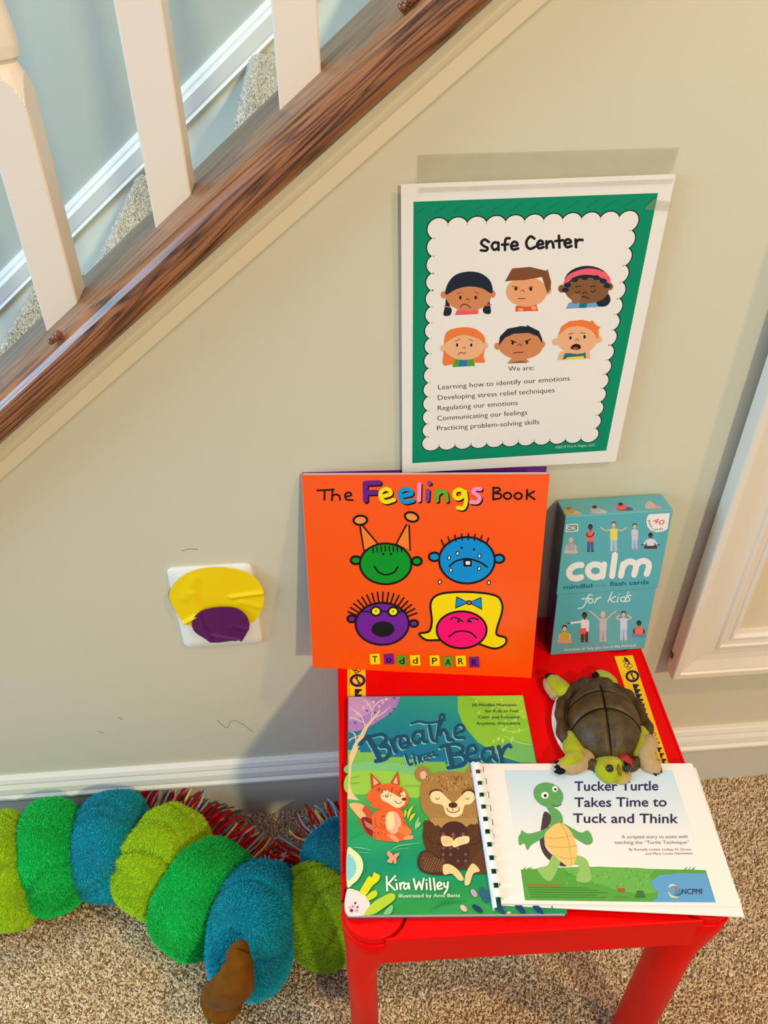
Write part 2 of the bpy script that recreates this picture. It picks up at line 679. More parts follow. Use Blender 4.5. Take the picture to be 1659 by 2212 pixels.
# faint pencil scuffs on the paint
wp = Print(plane_frame((0, 0, 0), (1, 0, 0), (0, -1, 0)), (0, 0, 1))
wp.st((150, 138, 112), [(393, 1190), (410, 1186), (427, 1187)], 1.6)
wp.st((140, 136, 122), [(470, 1556), (490, 1572), (500, 1557), (520, 1562), (548, 1582)], 1.2)
wp.st((150, 146, 130), [(256, 1550), (264, 1554)], 1.6)
wp.st((150, 146, 130), [(210, 1580), (224, 1583)], 1.4)
wp.build('scuff_mark', M_PRINTM, wall)

# baseboard: flat board, bead, ogee and top cap swept along the wall
bbh = 0.115
prof = [(0, 0, 0), (0, -.013, 0), (0, -.013, .079), (0, -.0165, .0825), (0, -.0165, .086), (0, -.013, .089),
        (0, -.0135, .092), (0, -.012, .100), (0, -.0085, .1055), (0, -.0085, .108), (0, -.006, .1135), (0, -.004, bbh), (0, 0, bbh)]
bb = mk('baseboard_back', *sweep(prof, (-1.19, 0, 0), (1.6, 0, 0)), M_BOARD)
bb['kind'] = 'structure'
# white painted upper moulding of the baseboard
cap = [(p[0], p[1] - .0006, p[2]) for p in prof[3:-1]] + [(0, .001, bbh + .0006), (0, .001, .083)]
mk('moulding', *sweep(cap, (-1.19, 0, 0), (1.6, 0, 0)), M_TRIM, bb)

# sloped moulding between wall and oak cap
vv = [(0, .896), (-.0045, .8965), (-.0075, .899), (-.0085, .914), (-.0115, .9175), (-.0135, .9215), (-.012, .925), (-.0145, .931), (-.0195, .937),
      (-.0205, .944), (-.0205, .9505), (-.0235, .9525), (-.0235, .962), (0, .962)]
prof = [(0, y, v) for y, v in vv]
t1 = mk('trim_1', *sweep(prof, (-1.19, 0, SL * -1.19), (1.6, 0, SL * 1.6)), M_TRIMC)
t1['kind'] = 'structure'

# far wall of the stairwell, its skirtboard and cap moulding
FY = 0.90
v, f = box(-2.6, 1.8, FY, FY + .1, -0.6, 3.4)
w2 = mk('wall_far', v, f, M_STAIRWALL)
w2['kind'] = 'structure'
skt = 0.08 + SL * .385 + Z0                       # v of the skirt top on the far wall
prof = [(0, 0, skt - .33), (0, -.012, skt - .33), (0, -.012, skt - .045), (0, 0, skt - .045)]
t2 = mk('trim_2', *sweep(prof, (-1.9, FY, SL * -1.9), (1.7, FY, SL * 1.7)), mat('skirtboard_paint', (228, 234, 222), 0.4, 0.5))
t2['kind'] = 'structure'
prof = [(0, 0, skt - .062), (0, -.017, skt - .062), (0, -.021, skt - .056), (0, -.017, skt - .050), (0, -.018, skt - .046), (0, -.019, skt - .022),
        (0, -.015, skt - .014), (0, -.014, skt - .009), (0, -.009, skt - .003), (0, -.006, skt), (0, 0, skt)]
t3 = mk('trim_3', *sweep(prof, (-1.9, FY, SL * -1.9), (1.7, FY, SL * 1.7)), mat('skirt_cap_paint', (222, 226, 224), 0.3, 0.5))
t3['kind'] = 'structure'

# ================================================================= STAIRCASE
RUN, RISE = 0.221, 0.184
NX, NZ = -0.392, 0.022 + Z0
stairs = thing('staircase', (NX, 0.5, 0), 'carpeted stairs in speckled grey-beige pile climbing behind the white balusters', 'stairs')
for i in range(-3, 4):
    x, z = NX + RUN * i, NZ + RISE * i
    r = .022
    pr = [(x + RUN + .03, 0, z), (x + r, 0, z)]
    for k in range(1, 8):
        a = math.radians(90 + 180 * k / 8)
        pr.append((x + r + r * math.cos(a), 0, z - r + r * math.sin(a)))
    pr += [(x + r, 0, z - 2 * r), (x + r, 0, z - RISE - .01), (x + RUN + .03, 0, z - RISE - .01)]
    mk('step', *sweep(pr, (0, 0.113, 0), (0, FY - .013, 0)), M_CARPETBASE, stairs)
    if -1 <= i <= 1:
        g = 0.0027
        yy = np.arange(.122, FY - .018, g)
        ss = np.arange(0, RUN + .05, g)
        S, YY = np.meshgrid(ss, yy)
        S, YY = S.ravel(), YY.ravel()
        arc = r * math.pi * .75
        flat = S > arc
        ang = np.where(flat, math.pi / 2, math.pi * 1.25 - S / r)
        px_ = np.where(flat, x + r + (S - arc), x + r + r * np.cos(ang))
        pz_ = np.where(flat, z, z - r + r * np.sin(ang))
        P = np.stack([px_, YY, pz_], 1)
        P = P[P[:, 0] < x + RUN + .018]
        flat = flat[:len(px_)][px_ < x + RUN + .018]
        ang = ang[px_ < x + RUN + .018]
        P[:, :2] += rng.normal(0, g * .25, (len(P), 2))
        N = np.stack([np.where(flat, 0, np.cos(ang)), np.zeros(len(P)), np.where(flat, 1, np.sin(ang))], 1)
        V, F, C = tufts(P, N, 0.0032, 0.0020, 0.0013, STAIRPILE, seed=20 + i)
        mk('carpet_pile', V, F, M_PILE, stairs, smooth=True, cols=C, kind='stuff')

# ================================================================= RAILING: oak cap, balusters
rail = thing('stair_railing', (-0.14, 0.03, 0.84), 'stained oak sloping cap board with square white balusters standing on it', 'railing')
c = CAPV
pr = [(-.0, c - .038), (-.036, c - .038), (-.0405, c - .034), (-.042, c - .029), (-.042, c - .018), (-.0405, c - .011), (-.037, c - .0055), (-.031, c - .0015),
      (-.024, c), (.0315, c), (.0325, c - .001), (.0325, c - .038)]
sw = sweep([(0, y, v) for y, v in pr], (-1.19, 0, SL * -1.19), (1.4, 0, SL * 1.4))
cb = mk('cap_board', *sw, M_OAK, rail)
pr = [(.0330, c - .038), (.0330, c - .0018), (.0345, c - .0008), (.108, c - .001), (.112, c - .005), (.112, c - .038)]
mk('back_fillet', *sweep([(0, y, v) for y, v in pr], (-1.19, 0, SL * -1.19), (1.4, 0, SL * 1.4)), M_OAK2, rail)

BW = 0.0325
for k, xl in enumerate((-0.309, -0.1995, -0.0915, 0.0165)):
    x0, x1, y0, y1 = xl, xl + BW, .026, .026 + BW
    zt = CAPV + SL * (xl + BW / 2) + 0.168
    e = .0012
    pts = [(x0 + e, y0), (x1 - e, y0), (x1, y0 + e), (x1, y1 - e), (x1 - e, y1), (x0 + e, y1), (x0, y1 - e), (x0, y0 + e)]
    V = [(p[0], p[1], CAPV + SL * p[0] - .0005) for p in pts] + [(p[0], p[1], zt) for p in pts]
    F = [(i, (i + 1) % 8, 8 + (i + 1) % 8, 8 + i) for i in range(8)] + [tuple(range(8))[::-1]]
    # shoulder from square to round, then turned vase
    cx, cy = (x0 + x1) / 2, (y0 + y1) / 2
    prof = [(.0, None)] + [(.0245 * q / 16, .0136 + (.02298 - .0136) * (1 - (q / 16) ** 1.15)) for q in range(1, 17)] + [(.0262, .0125), (.028, .0135), (.030, .0158), (.038, .0168), (.050, .0162),
            (.066, .0140), (.082, .0118), (.094, .0108), (.097, .0118), (.099, .0140), (.104, .0150), (.109, .0140), (.111, .0118), (.116, .0112),
            (.16, .0125), (.30, .0135), (.45, .0125)]
    ns = 96
    base = len(V)
    for h, rr in prof:
        for j in range(ns):
            a = 2 * math.pi * j / ns
            ca, sa = math.cos(a), math.sin(a)
            sq = (BW / 2) / max(abs(ca), abs(sa))
            q = sq if rr is None else min(sq, rr)
            drop = 0.0 if rr is not None else (-.010 if abs(abs(ca) - abs(sa)) > .35 else 0)
            V.append((cx + q * ca, cy + q * sa, zt + h))
    for i in range(len(prof) - 1):
        for j in range(ns):
            F.append((base + i * ns + j, base + i * ns + (j + 1) % ns, base + (i + 1) * ns + (j + 1) % ns, base + (i + 1) * ns + j))
    F.append(tuple(base + (len(prof) - 1) * ns + j for j in range(ns)))
    b = mk('baluster', V, F, M_BAL, rail)

# small turned wooden pegs lying on the cap board
def peg(name, px, py, label, s=1.0):
    y = 0.019
    d0 = ray(px, py)                               # where the sight line meets the cap's sloping top
    p = EYE + d0 * ((CAPV + .0062 * s - EYE[2] + SL * EYE[0]) / (d0[2] - SL * d0[0]))
    d = SD
    root = thing(name, p, label, 'peg', 'turned wooden pegs on the cap board')
    prof = [(-.011, .0028), (-.0105, .0045), (-.008, .0056), (-.005, .0057), (-.0032, .0042), (-.0022, .0042), (0, .0068), (.004, .0078), (.0075, .0076), (.0085, .0062),
            (.0095, .0062), (.012, .0072), (.0135, .0062)]
    V, F = [], []
    up = np.array([-d[2], 0, d[0]])
    sd = np.array([0, 1.0, 0])
    n = 18
    for h, r in prof:
        for j in range(n):
            a = 2 * math.pi * j / n
            V.append(p + d * h * s + (up * math.sin(a) + sd * math.cos(a)) * r * s)
    for i in range(len(prof) - 1):
        for j in range(n):
            F.append((i * n + j, i * n + (j + 1) % n, (i + 1) * n + (j + 1) % n, (i + 1) * n + j))
    F += [tuple(range(n))[::-1], tuple((len(prof) - 1) * n + j for j in range(n))]
    mk('turned_body', V, F, M_PEG, root, smooth=True)
    return root


peg('wooden_peg', 117, 731, 'small dark turned wooden peg at the foot of the lowest white baluster', .52)
peg('wooden_peg', 880, 4, 'small amber-brown turned wooden peg on the cap at the top edge of the photo', .62)

# ================================================================= WALL PLATE WITH STICKERS
a, b2, c3, d4 = [on_y(*p) for p in ((361, 1224), (543, 1217), (567, 1384), (398, 1395))]
cx, cz = (a + b2 + c3 + d4)[[0, 2]] / 4
pw, ph = .0890, .1235
Mp = Matrix(((1, 0, 0, cx), (0, 0, -1, 0.0), (0, 1, 0, cz), (0, 0, 0, 1)))
plate = thing('wall_plate', Mp, 'white blank wall plate low on the wall, mostly hidden by two round stickers', 'wall plate')
rings = []
V, F = [], []


def rrect(w, h, r, n=5):
    P = []
    for sx, sy, a0 in ((1, 1, 0), (-1, 1, 90), (-1, -1, 180), (1, -1, 270)):
        for k in range(n):
            a_ = math.radians(a0 + 90 * k / (n - 1))
            P.append((sx * (w / 2 - r) + r * math.cos(a_), sy * (h / 2 - r) + r * math.sin(a_)))
    return P


levels = [(0, 0), (0, .0022), (.0006, .0032), (.004, .0045), (.009, .0056), (.012, .0058)]
for ins, z in levels:
    V += [(p[0], p[1], z) for p in rrect(pw - 2 * ins, ph - 2 * ins, max(.007 - ins * .4, .002))]
n = 20
for i in range(len(levels) - 1):
    F += [(i * n + j, i * n + (j + 1) % n, (i + 1) * n + (j + 1) % n, (i + 1) * n + j) for j in range(n)]
F.append(tuple((len(levels) - 1) * n + j for j in range(n)))
mk('plate_body', V, F, M_WHITE, plate, smooth=False, frame=Mp)


def sticker(name, outline_px, y, col, label, seed, creases):
    P = np.array([on_y(px, py, -y)[[0, 2]] for px, py in catmull(outline_px, 7, True)])
    c_ = P.mean(0)
    rg = np.random.default_rng(seed)
    root_loc = (c_[0], -y, c_[1])
    V, F = [], []
    nr, ns = 14, len(P)

    def hgt(q, rr):
        h = 0.0
        for (ax, az, bx, bz, hh, ww) in creases:
            a_, b_ = np.array([ax, az]), np.array([bx, bz])
            d = b_ - a_
            t = np.clip(((q - a_) @ d) / (d @ d), 0, 1)
            dist = np.linalg.norm(q - a_ - d * t)
            h += hh * math.exp(-(dist / ww) ** 2)
        return h
    for i in range(nr + 1):
        for j in range(ns):
            q = c_ + (P[j] - c_) * (i / nr)
            V.append((q[0], -y - hgt(q, i / nr) - .0004 * math.sin(q[0] * 140 + seed) * (i / nr), q[1]))
    for i in range(nr):
        F += [(i * ns + j, (i + 1) * ns + j, (i + 1) * ns + (j + 1) % ns, i * ns + (j + 1) % ns) for j in range(ns)]
    m_ = mat(name + '_vinyl', col, 0.42, 0.4)
    o = mk(name, V, F, m_, None)
    md = o.modifiers.new('thick', 'SOLIDIFY')
    md.thickness = .0003
    md.offset = -1
    tag(o, label, 'sticker')
    return o


def px_xz(px, py):
    return tuple(on_y(px, py, -.0065)[[0, 2]])


def crease(p, q, h, w):
    return px_xz(*p) + px_xz(*q) + (h, w)


sticker('yellow_sticker', [(366, 1290), (376, 1262), (402, 1240), (440, 1228), (475, 1225), (515, 1232), (548, 1245), (566, 1268), (571, 1295), (562, 1322), (545, 1345),
                           (500, 1352), (425, 1352), (398, 1346), (383, 1325)], .0068, (250, 214, 0),
        'large round crinkled yellow paper sticker covering the white wall plate', 3,
        [crease((396, 1345), (432, 1325), .0030, .0025), (crease((500, 1288), (566, 1280), .0022, .003)), crease((415, 1280), (430, 1318), .0020, .004),
         crease((420, 1250), (400, 1290), .0012, .006), crease((520, 1300), (560, 1310), .0012, .004)])
sticker('purple_sticker', [(415, 1346), (424, 1328), (446, 1316), (478, 1311), (512, 1315), (532, 1330), (539, 1350), (534, 1366), (523, 1383), (514, 1381), (490, 1385), (460, 1387), (436, 1376), (420, 1364)],
        .0100, (92, 14, 92), 'smaller round purple sticker overlapping the lower edge of the yellow one', 5,
        [crease((430, 1325), (457, 1386), .0016, .0022), crease((460, 1366), (520, 1378), .0022, .0025), crease((505, 1348), (538, 1354), .0016, .003)])

# ================================================================= WHITE FRAMED PANEL ON THE RIGHT
FX, FZ, FW, FH = 0.332, Z0 - .316, 0.62, 1.05
fr = thing('wall_frame', (FX + FW / 2, -.02, FZ + FH / 2), 'large white moulded picture frame hung on the wall at the right edge', 'frame')
# profile: (distance inwards from the outer edge, depth from wall)
pf = [(0, .010), (0, .0285), (.0012, .030), (.0085, .030), (.0100, .0275), (.0120, .0275), (.0170, .0255), (.0250, .0225), (.0340, .0215), (.0450, .0220), (.0475, .0245), (.0500, .0245), (.0515, .0225),
      (.0590, .0215), (.0605, .0235), (.0630, .0235), (.0650, .0190), (.0700, .0180), (.0700, .010)]


def mitred(side):
    V, F = [], []
    for d, y in pf:
        if side == 'left':
            V += [(FX + d, -y, FZ + d), (FX + d, -y, FZ + FH - d)]
        elif side == 'right':
            V += [(FX + FW - d, -y, FZ + FH - d), (FX + FW - d, -y, FZ + d)]
        elif side == 'bottom':
            V += [(FX + FW - d, -y, FZ + d), (FX + d, -y, FZ + d)]
        else:
            V += [(FX + d, -y, FZ + FH - d), (FX + FW - d, -y, FZ + FH - d)]
    n = len(pf)
    F = [(2 * i, 2 * i + 1, 2 * ((i + 1) % n) + 1, 2 * ((i + 1) % n)) for i in range(n)]
    F += [tuple(2 * i for i in range(n))[::-1], tuple(2 * i + 1 for i in range(n))]
    return V, F


M_FRAME = mat('frame_paint', (232, 220, 204), 0.34, 0.5, bump=(40, .05, .001))
for s_ in ('left', 'bottom', 'right', 'top'):
    mk('frame_rail', *mitred(s_), M_FRAME, fr)
v, f = box(FX + .066, FX + FW - .066, -.0155, -.012, FZ + .066, FZ + FH - .066)
mk('panel', v, f, mat('panel_paint', (226, 208, 180), 0.5, 0.4), fr)
# rubber bumpers holding the frame off the wall, and the little metal catch in its shadow gap
for z in (FZ + .035, FZ + FH - .05):
    for x in (FX + .02, FX + FW - .03):
        v, f = box(x, x + .01, -.0105, 0, z, z + .01)
        mk('bumper', v, f, mat('bumper_felt', (120, 100, 80), .8), fr)
v, f = box(FX - .002, FX + .006, -.016, -.010, FZ + .024, FZ + .031)
mk('catch', v, f, mat('catch_metal', (110, 92, 76), .4, metal=.6), fr)

# ================================================================= POSTER
BLACK = (28, 26, 30)
PY = -.0055
K2 = (840, 300, .38577)
pc = [on_y(*p, PY) for p in ((869, 1022), (1330, 997), (1460, 376), (866, 398))]
Mpo = plane_frame(pc[0], pc[1] - pc[0], (0, -1, 0))
poster = thing('poster', Mpo, 'green-bordered paper poster with scalloped white centre and six cartoon faces taped to the wall', 'poster')
A = np.array(Mpo.inverted())
loc = [(A[:3, :3] @ p + A[:3, 3])[:2] for p in pc]
v, f = prism(loc, -.0004, 0)
mk('paper_sheet', v, f, M_PAPER, poster, frame=Mpo)
p = Print(Mpo, K2)
GREEN = (0, 138, 100)
p.poly(GREEN, [(138, 352), (1507, 303), (1217, 1745), (131, 1816)])
# crayon-like streaks in the green
for k in range(26):
    x = 150 + (k * 53) % 1300
    p.st((10, 142, 106) if k % 2 else (0, 122, 88), [(x, 425 - x * .035), (x + 60, 385 - x * .035)], 5, False)
U = p.uv([(213, 1752 - 1310), (1405, 405), (1168, 1688), (193, 1750)])
U = p.uv([(213, 447), (1405, 400), (1168, 1690), (190, 1752)])
u0, u1 = (U[0][0] + U[3][0]) / 2, (U[1][0] + U[2][0]) / 2
v1, v0 = (U[0][1] + U[1][1]) / 2, (U[2][1] + U[3][1]) / 2
nxs, nzs = 11, 15
du, dv = (u1 - u0) / (nxs + .12), (v1 - v0) / (nzs + .12)
rad = max(du, dv) * .56
cents = []
for i in range(nxs):
    uu = u0 + rad + (u1 - u0 - 2 * rad) * i / (nxs - 1)
    cents += [(uu, v0 + rad), (uu, v1 - rad)]
for j in range(1, nzs - 1):
    vv_ = v0 + rad + (v1 - v0 - 2 * rad) * j / (nzs - 1)
    cents += [(u0 + rad, vv_), (u1 - rad, vv_)]


def circs(c, rr):
    V, F = [], []
    for x, y in cents:
        o = len(V)
        V += [(x + rr * math.cos(t), y + rr * math.sin(t)) for t in np.linspace(0, 2 * math.pi, 28, endpoint=False)]
        F.append(tuple(range(o, o + 28)))
    p.raw(V, F, c, True)


circs(BLACK, rad + .0009)
circs((238, 230, 224), rad)
r7 = rad * .72
p.poly((238, 230, 224), [(u0 + r7, v0 + r7), (u1 - r7, v0 + r7), (u1 - r7, v1 - r7), (u0 + r7, v1 - r7)], local=True)


def sk(P, w=17, c=BLACK, **k):
    p.st(c, P, w, **k)


for P in ([(560, 577), (535, 563), (517, 582), (532, 600), (552, 610), (545, 625), (515, 624)],
          [(612, 583), (590, 580), (576, 600), (590, 621), (612, 610)], [(613, 580), (614, 622)],
          [(676, 556), (657, 558), (650, 580), (650, 622)], [(633, 592), (668, 590)],
          [(685, 600), (718, 596), (715, 580), (697, 577), (684, 598), (695, 619), (724, 613)],
          [(815, 558), (792, 546), (770, 575), (775, 605), (795, 615), (820, 603)],
          [(832, 592), (862, 588), (858, 573), (842, 571), (830, 592), (842, 612), (867, 605)],
          [(882, 573), (884, 611)], [(884, 592), (900, 574), (916, 580), (922, 608)],
          [(952, 542), (955, 608)], [(932, 572), (975, 567)],
          [(985, 585), (1018, 580), (1012, 565), (995, 564), (983, 585), (997, 606), (1022, 599)],
          [(1045, 563), (1048, 606)], [(1047, 582), (1062, 565), (1084, 566)]):
    sk(P, 15)
INK = (52, 44, 44)
for s, a, b in (('We are:', (670, 1300), (812, 1293)), ('Learning how to identify our emotions', (277, 1403), (1013, 1352)),
                ('Developing stress relief techniques', (275, 1462), (928, 1418)), ('Regulating our emotions', (275, 1520), (722, 1489)),
                ('Communicating our feelings', (272, 1577), (775, 1543)), ('Practicing problem-solving skills', (270, 1633), (842, 1596))):
    p.text(INK, s, a, b, 27, -.004)
p.text((196, 226, 212), '©2019 Pre-K Pages, LLC', (932, 1733), (1155, 1718), 13)

# faint show-through of printing on the back of the sheet
S1, S2, S3, S4 = (236, 164, 116), (212, 134, 86), (134, 88, 54), (238, 178, 134)
NAVY, BRN, RED_ = (30, 40, 54), (138, 92, 66), (206, 52, 50)
# 1 girl with plaits
p.poly(NAVY, [(320, 890), (316, 930), (306, 985), (340, 988), (352, 960), (340, 930), (335, 890)], True)
p.poly(NAVY, [(560, 880), (565, 920), (570, 975), (535, 976), (526, 950), (545, 925), (545, 890)], True)
p.st((240, 96, 110), [(312, 936), (340, 942)], 7, False)
p.st((240, 96, 110), [(545, 932), (572, 928)], 7, False)
p.poly((240, 92, 104), [(382, 955), (500, 955), (500, 980), (369, 986)])
p.ell(S2, 307, 872, 17, 21)
p.ell(S2, 580, 868, 17, 21)
p.ell(S2, 445, 875, 128, 88)
p.poly(NAVY, [(318, 872), (330, 810), (375, 760), (450, 742), (520, 755), (570, 800), (578, 864), (520, 836), (448, 826), (380, 840)], True)
for x in (400, 486):
    p.ell(BLACK, x, 888, 7, 11)
p.st(BRN, [(383, 868), (403, 858)], 5, False)
p.st(BRN, [(480, 856), (502, 868)], 5, False)
p.st((110, 60, 40), [(432, 900), (443, 895), (450, 905)], 5)
p.st((96, 50, 36), [(400, 940), (415, 926), (435, 928), (456, 944)], 6)
# 2 boy in orange shirt
p.poly((232, 84, 40), [(710, 935), (825, 925), (836, 962), (708, 966)])
p.ell(S1, 890, 845, 20, 26)
p.ell(S1, 770, 855, 115, 84)
p.poly((128, 78, 46), [(650, 798), (690, 725), (790, 716), (880, 738), (888, 728), (908, 800), (905, 840), (888, 865), (872, 820), (858, 772), (760, 790), (690, 792)], False)
p.ell((236, 164, 116), 738, 955, 16, 9)
p.ell((236, 164, 116), 812, 946, 16, 11)
for x in (711, 794):
    p.ell(BLACK, x, 836 + (x - 711) * .02, 8, 13)
p.st(BRN, [(690, 824), (726, 834)], 5, False)
p.st(BRN, [(780, 834), (806, 826)], 5, False)
p.st((150, 90, 56), [(738, 852), (750, 845), (758, 856)], 5)
p.st((110, 66, 44), [(722, 894), (762, 893)], 5, False)
# 3 girl with headband
p.poly(NAVY, [(1180, 880), (1225, 865), (1240, 905), (1215, 935), (1170, 935), (1160, 900)], True)
p.poly((118, 160, 204), [(1010, 915), (1150, 905), (1175, 940), (990, 950)])
p.poly((30, 112, 128), [(1068, 915), (1112, 912), (1105, 945), (1065, 946)])
p.ell(S3, 968, 838, 20, 22)
p.ell(S3, 1238, 826, 17, 20)
p.ell(NAVY, 1110, 800, 128, 90)
p.ell(S3, 1108, 848, 122, 72)
p.poly((242, 96, 112), [(976, 815), (1000, 765), (1060, 735), (1130, 724), (1200, 742), (1236, 775), (1236, 812), (1190, 778), (1120, 760), (1050, 768), (1000, 805)], True, n=3)
for x, y in ((1000, 818), (1040, 788), (1095, 776), (1160, 776), (1200, 795), (1222, 822), (988, 845)):
    p.ell(NAVY, x, y, 20, 14)
p.st(BLACK, [(1042, 855), (1055, 862), (1070, 852)], 5)
p.st(BLACK, [(1130, 850), (1143, 858), (1156, 846)], 5)
p.st(BLACK, [(1045, 828), (1070, 824)], 5, False)
p.st(BLACK, [(1128, 826), (1156, 824)], 5, False)
p.st(BLACK, [(1085, 866), (1098, 856), (1108, 866)], 5)
p.st(BLACK, [(1065, 896), (1090, 882), (1120, 894)], 6)
p.poly((150, 102, 66), [(1020, 880), (1045, 862), (1078, 880), (1062, 915), (1030, 918)], True)
# 4 red-haired girl
p.poly((238, 124, 62), [(312, 1120), (330, 1075), (400, 1055), (470, 1060), (530, 1100), (538, 1160), (530, 1215), (536, 1250), (480, 1252), (360, 1262), (305, 1264), (306, 1200)], True)
p.poly((86, 156, 52), [(370, 1232), (470, 1228), (482, 1270), (356, 1276)])
p.poly((52, 112, 178), [(398, 1236), (438, 1234), (436, 1272), (390, 1274)])
p.ell(S4, 302, 1172, 14, 18)
p.ell(S4, 540, 1155, 14, 18)
p.ell(S4, 422, 1165, 112, 72)
p.poly((238, 124, 62), [(312, 1140), (325, 1085), (400, 1056), (480, 1062), (532, 1105), (536, 1140), (500, 1118), (430, 1098), (370, 1108)], True, n=3)
for x in (382, 461):
    p.ell(BLACK, x, 1153, 6, 10)
p.st((190, 96, 46), [(372, 1132), (398, 1120)], 5, False)
p.st((190, 96, 46), [(448, 1120), (470, 1130)], 5, False)
p.st((176, 110, 70), [(412, 1172), (424, 1164), (428, 1174)], 5)
p.st((120, 66, 46), [(388, 1208), (402, 1195), (420, 1200), (430, 1194)], 5)
# 5 boy with black hair
p.poly((128, 96, 82), [(680, 1232), (770, 1228), (775, 1252), (675, 1256)])
p.poly(S2, [(690, 1225), (760, 1222), (788, 1250), (740, 1240), (690, 1250), (660, 1258)])
p.ell(S2, 607, 1160, 16, 20)
p.ell(S2, 858, 1148, 16, 20)
p.ell(S2, 738, 1155, 125, 78)
p.poly(NAVY, [(614, 1158), (622, 1105), (665, 1062), (740, 1047), (775, 1050), (772, 1040), (784, 1047), (840, 1075), (858, 1120), (858, 1145), (835, 1105), (780, 1085), (700, 1090), (650, 1112)], False)
for x in (693, 773):
    p.ell(BLACK, x, 1141 - (x - 693) * .03, 7, 11)
p.st(BLACK, [(682, 1127), (710, 1137)], 6, False)
p.st(BLACK, [(762, 1134), (792, 1122)], 6, False)
p.st((110, 60, 40), [(722, 1155), (732, 1147), (742, 1157)], 5)
p.st((96, 50, 36), [(698, 1197), (750, 1193)], 5, False)
# 6 frightened boy
p.poly(S4, [(960, 1190), (1120, 1180), (1128, 1228), (944, 1238)])
p.poly((32, 112, 124), [(985, 1200), (1100, 1194), (1104, 1225), (972, 1232)])
p.poly((240, 212, 70), [(998, 1222), (1092, 1214), (1090, 1230), (985, 1236)])
p.ell(S4, 932, 1135, 17, 20)
p.ell(S4, 1174, 1122, 17, 20)
p.poly((238, 124, 62), [(945, 1110), (965, 1050), (1010, 1020), (1080, 1012), (1128, 1022), (1138, 1014), (1158, 1040), (1184, 1055), (1172, 1065), (1176, 1110), (1100, 1150), (960, 1150)], False)
p.ell(S4, 1052, 1125, 110, 78)
p.poly((238, 124, 62), [(948, 1100), (975, 1045), (1050, 1020), (1130, 1030), (1172, 1075), (1172, 1100), (1140, 1062), (1080, 1040), (1000, 1056)], False)
for x, y in ((1016, 1113), (1095, 1107)):
    p.ell(BLACK, x, y, 7, 10)
p.st(BRN, [(1006, 1092), (1032, 1086)], 5, False)
p.st(BRN, [(1074, 1084), (1098, 1088)], 5, False)
p.st((176, 110, 70), [(1042, 1126), (1056, 1118), (1062, 1130)], 5)
p.poly((40, 20, 20), [(1017, 1172), (1030, 1152), (1050, 1146), (1068, 1152), (1074, 1170), (1050, 1180)], True)
p.ell((186, 84, 72), 1044, 1170, 16, 6)
p.build('printed_front', M_PRINTM, poster)

# translucent packing tape holding the poster
m = bpy.data.materials.new('clear_tape')
m.use_nodes = True
nt = m.node_tree
b = nt.nodes['Principled BSDF']
b.inputs['Base Color'].default_value = lin((196, 186, 158))
b.inputs['Roughness'].default_value = 0.24
tr = nt.nodes.new('ShaderNodeBsdfTransparent')
tr.inputs['Color'].default_value = (.975, .978, .968, 1)
mx = nt.nodes.new('ShaderNodeMixShader')
nz = nt.nodes.new('ShaderNodeTexNoise')
nz.inputs['Scale'].default_value = 38
nz.inputs['Detail'].default_value = 5
tc = nt.nodes.new('ShaderNodeTexCoord')
nt.links.new(tc.outputs['Object'], nz.inputs['Vector'])
mr = nt.nodes.new('ShaderNodeMapRange')
mr.inputs['To Min'].default_value = .04
mr.inputs['To Max'].default_value = .20
nt.links.new(nz.outputs['Fac'], mr.inputs['Value'])
nt.links.new(mr.outputs[0], mx.inputs[0])
nt.links.new(tr.outputs[0], mx.inputs[1])
nt.links.new(b.outputs[0], mx.inputs[2])
nt.links.new(mx.outputs[0], nt.nodes['Material Output'].inputs['Surface'])
M_TAPE = m
tp = [on_y(*q, -.003) for q in ((903, 412), (1450, 392), (1470, 320), (903, 336))]


def tape(name, q, label, seed, ycurve):
    q = [np.array(t) for t in q]
    nx, ny = 40, 6
    rg = np.random.default_rng(seed)
    V = []
    for j in range(ny + 1):
        for i in range(nx + 1):
            s, t = i / nx, j / ny
            P_ = q[0] * (1 - s) * (1 - t) + q[1] * s * (1 - t) + q[2] * s * t + q[3] * (1 - s) * t
            P_ = P_ + np.array([0, ycurve(s, t) - .00025 * abs(math.sin(s * 37 + t * 5 + seed)) - rg.random() * .0001, 0])
            V.append(P_)
    F = [(j * (nx + 1) + i, j * (nx + 1) + i + 1, (j + 1) * (nx + 1) + i + 1, (j + 1) * (nx + 1) + i) for j in range(ny) for i in range(nx)]
    o = mk(name, V, F, M_TAPE, None)
    md = o.modifiers.new('thick', 'SOLIDIFY')
    md.thickness = .00008
    return tag(o, label, 'tape')


def yc(s, t):           # lower edge laps over the paper, upper part lies on the wall
    return -.0042 * (1 - min(1, t / .38)) ** 1.0 + (.0021 if t > .38 else .0021 * t / .38)


tape('clear_tape', tp, 'long strip of clear packing tape across the top of the green poster', 2, yc)
tp2 = [on_y(*q, -.0066) for q in ((1392, 452), (1449, 456), (1452, 436), (1412, 430))]
tape('clear_tape', tp2, 'short crumpled bit of clear tape on the right margin of the poster', 5, lambda s, t: -.0006 * abs(math.sin(s * 23)))

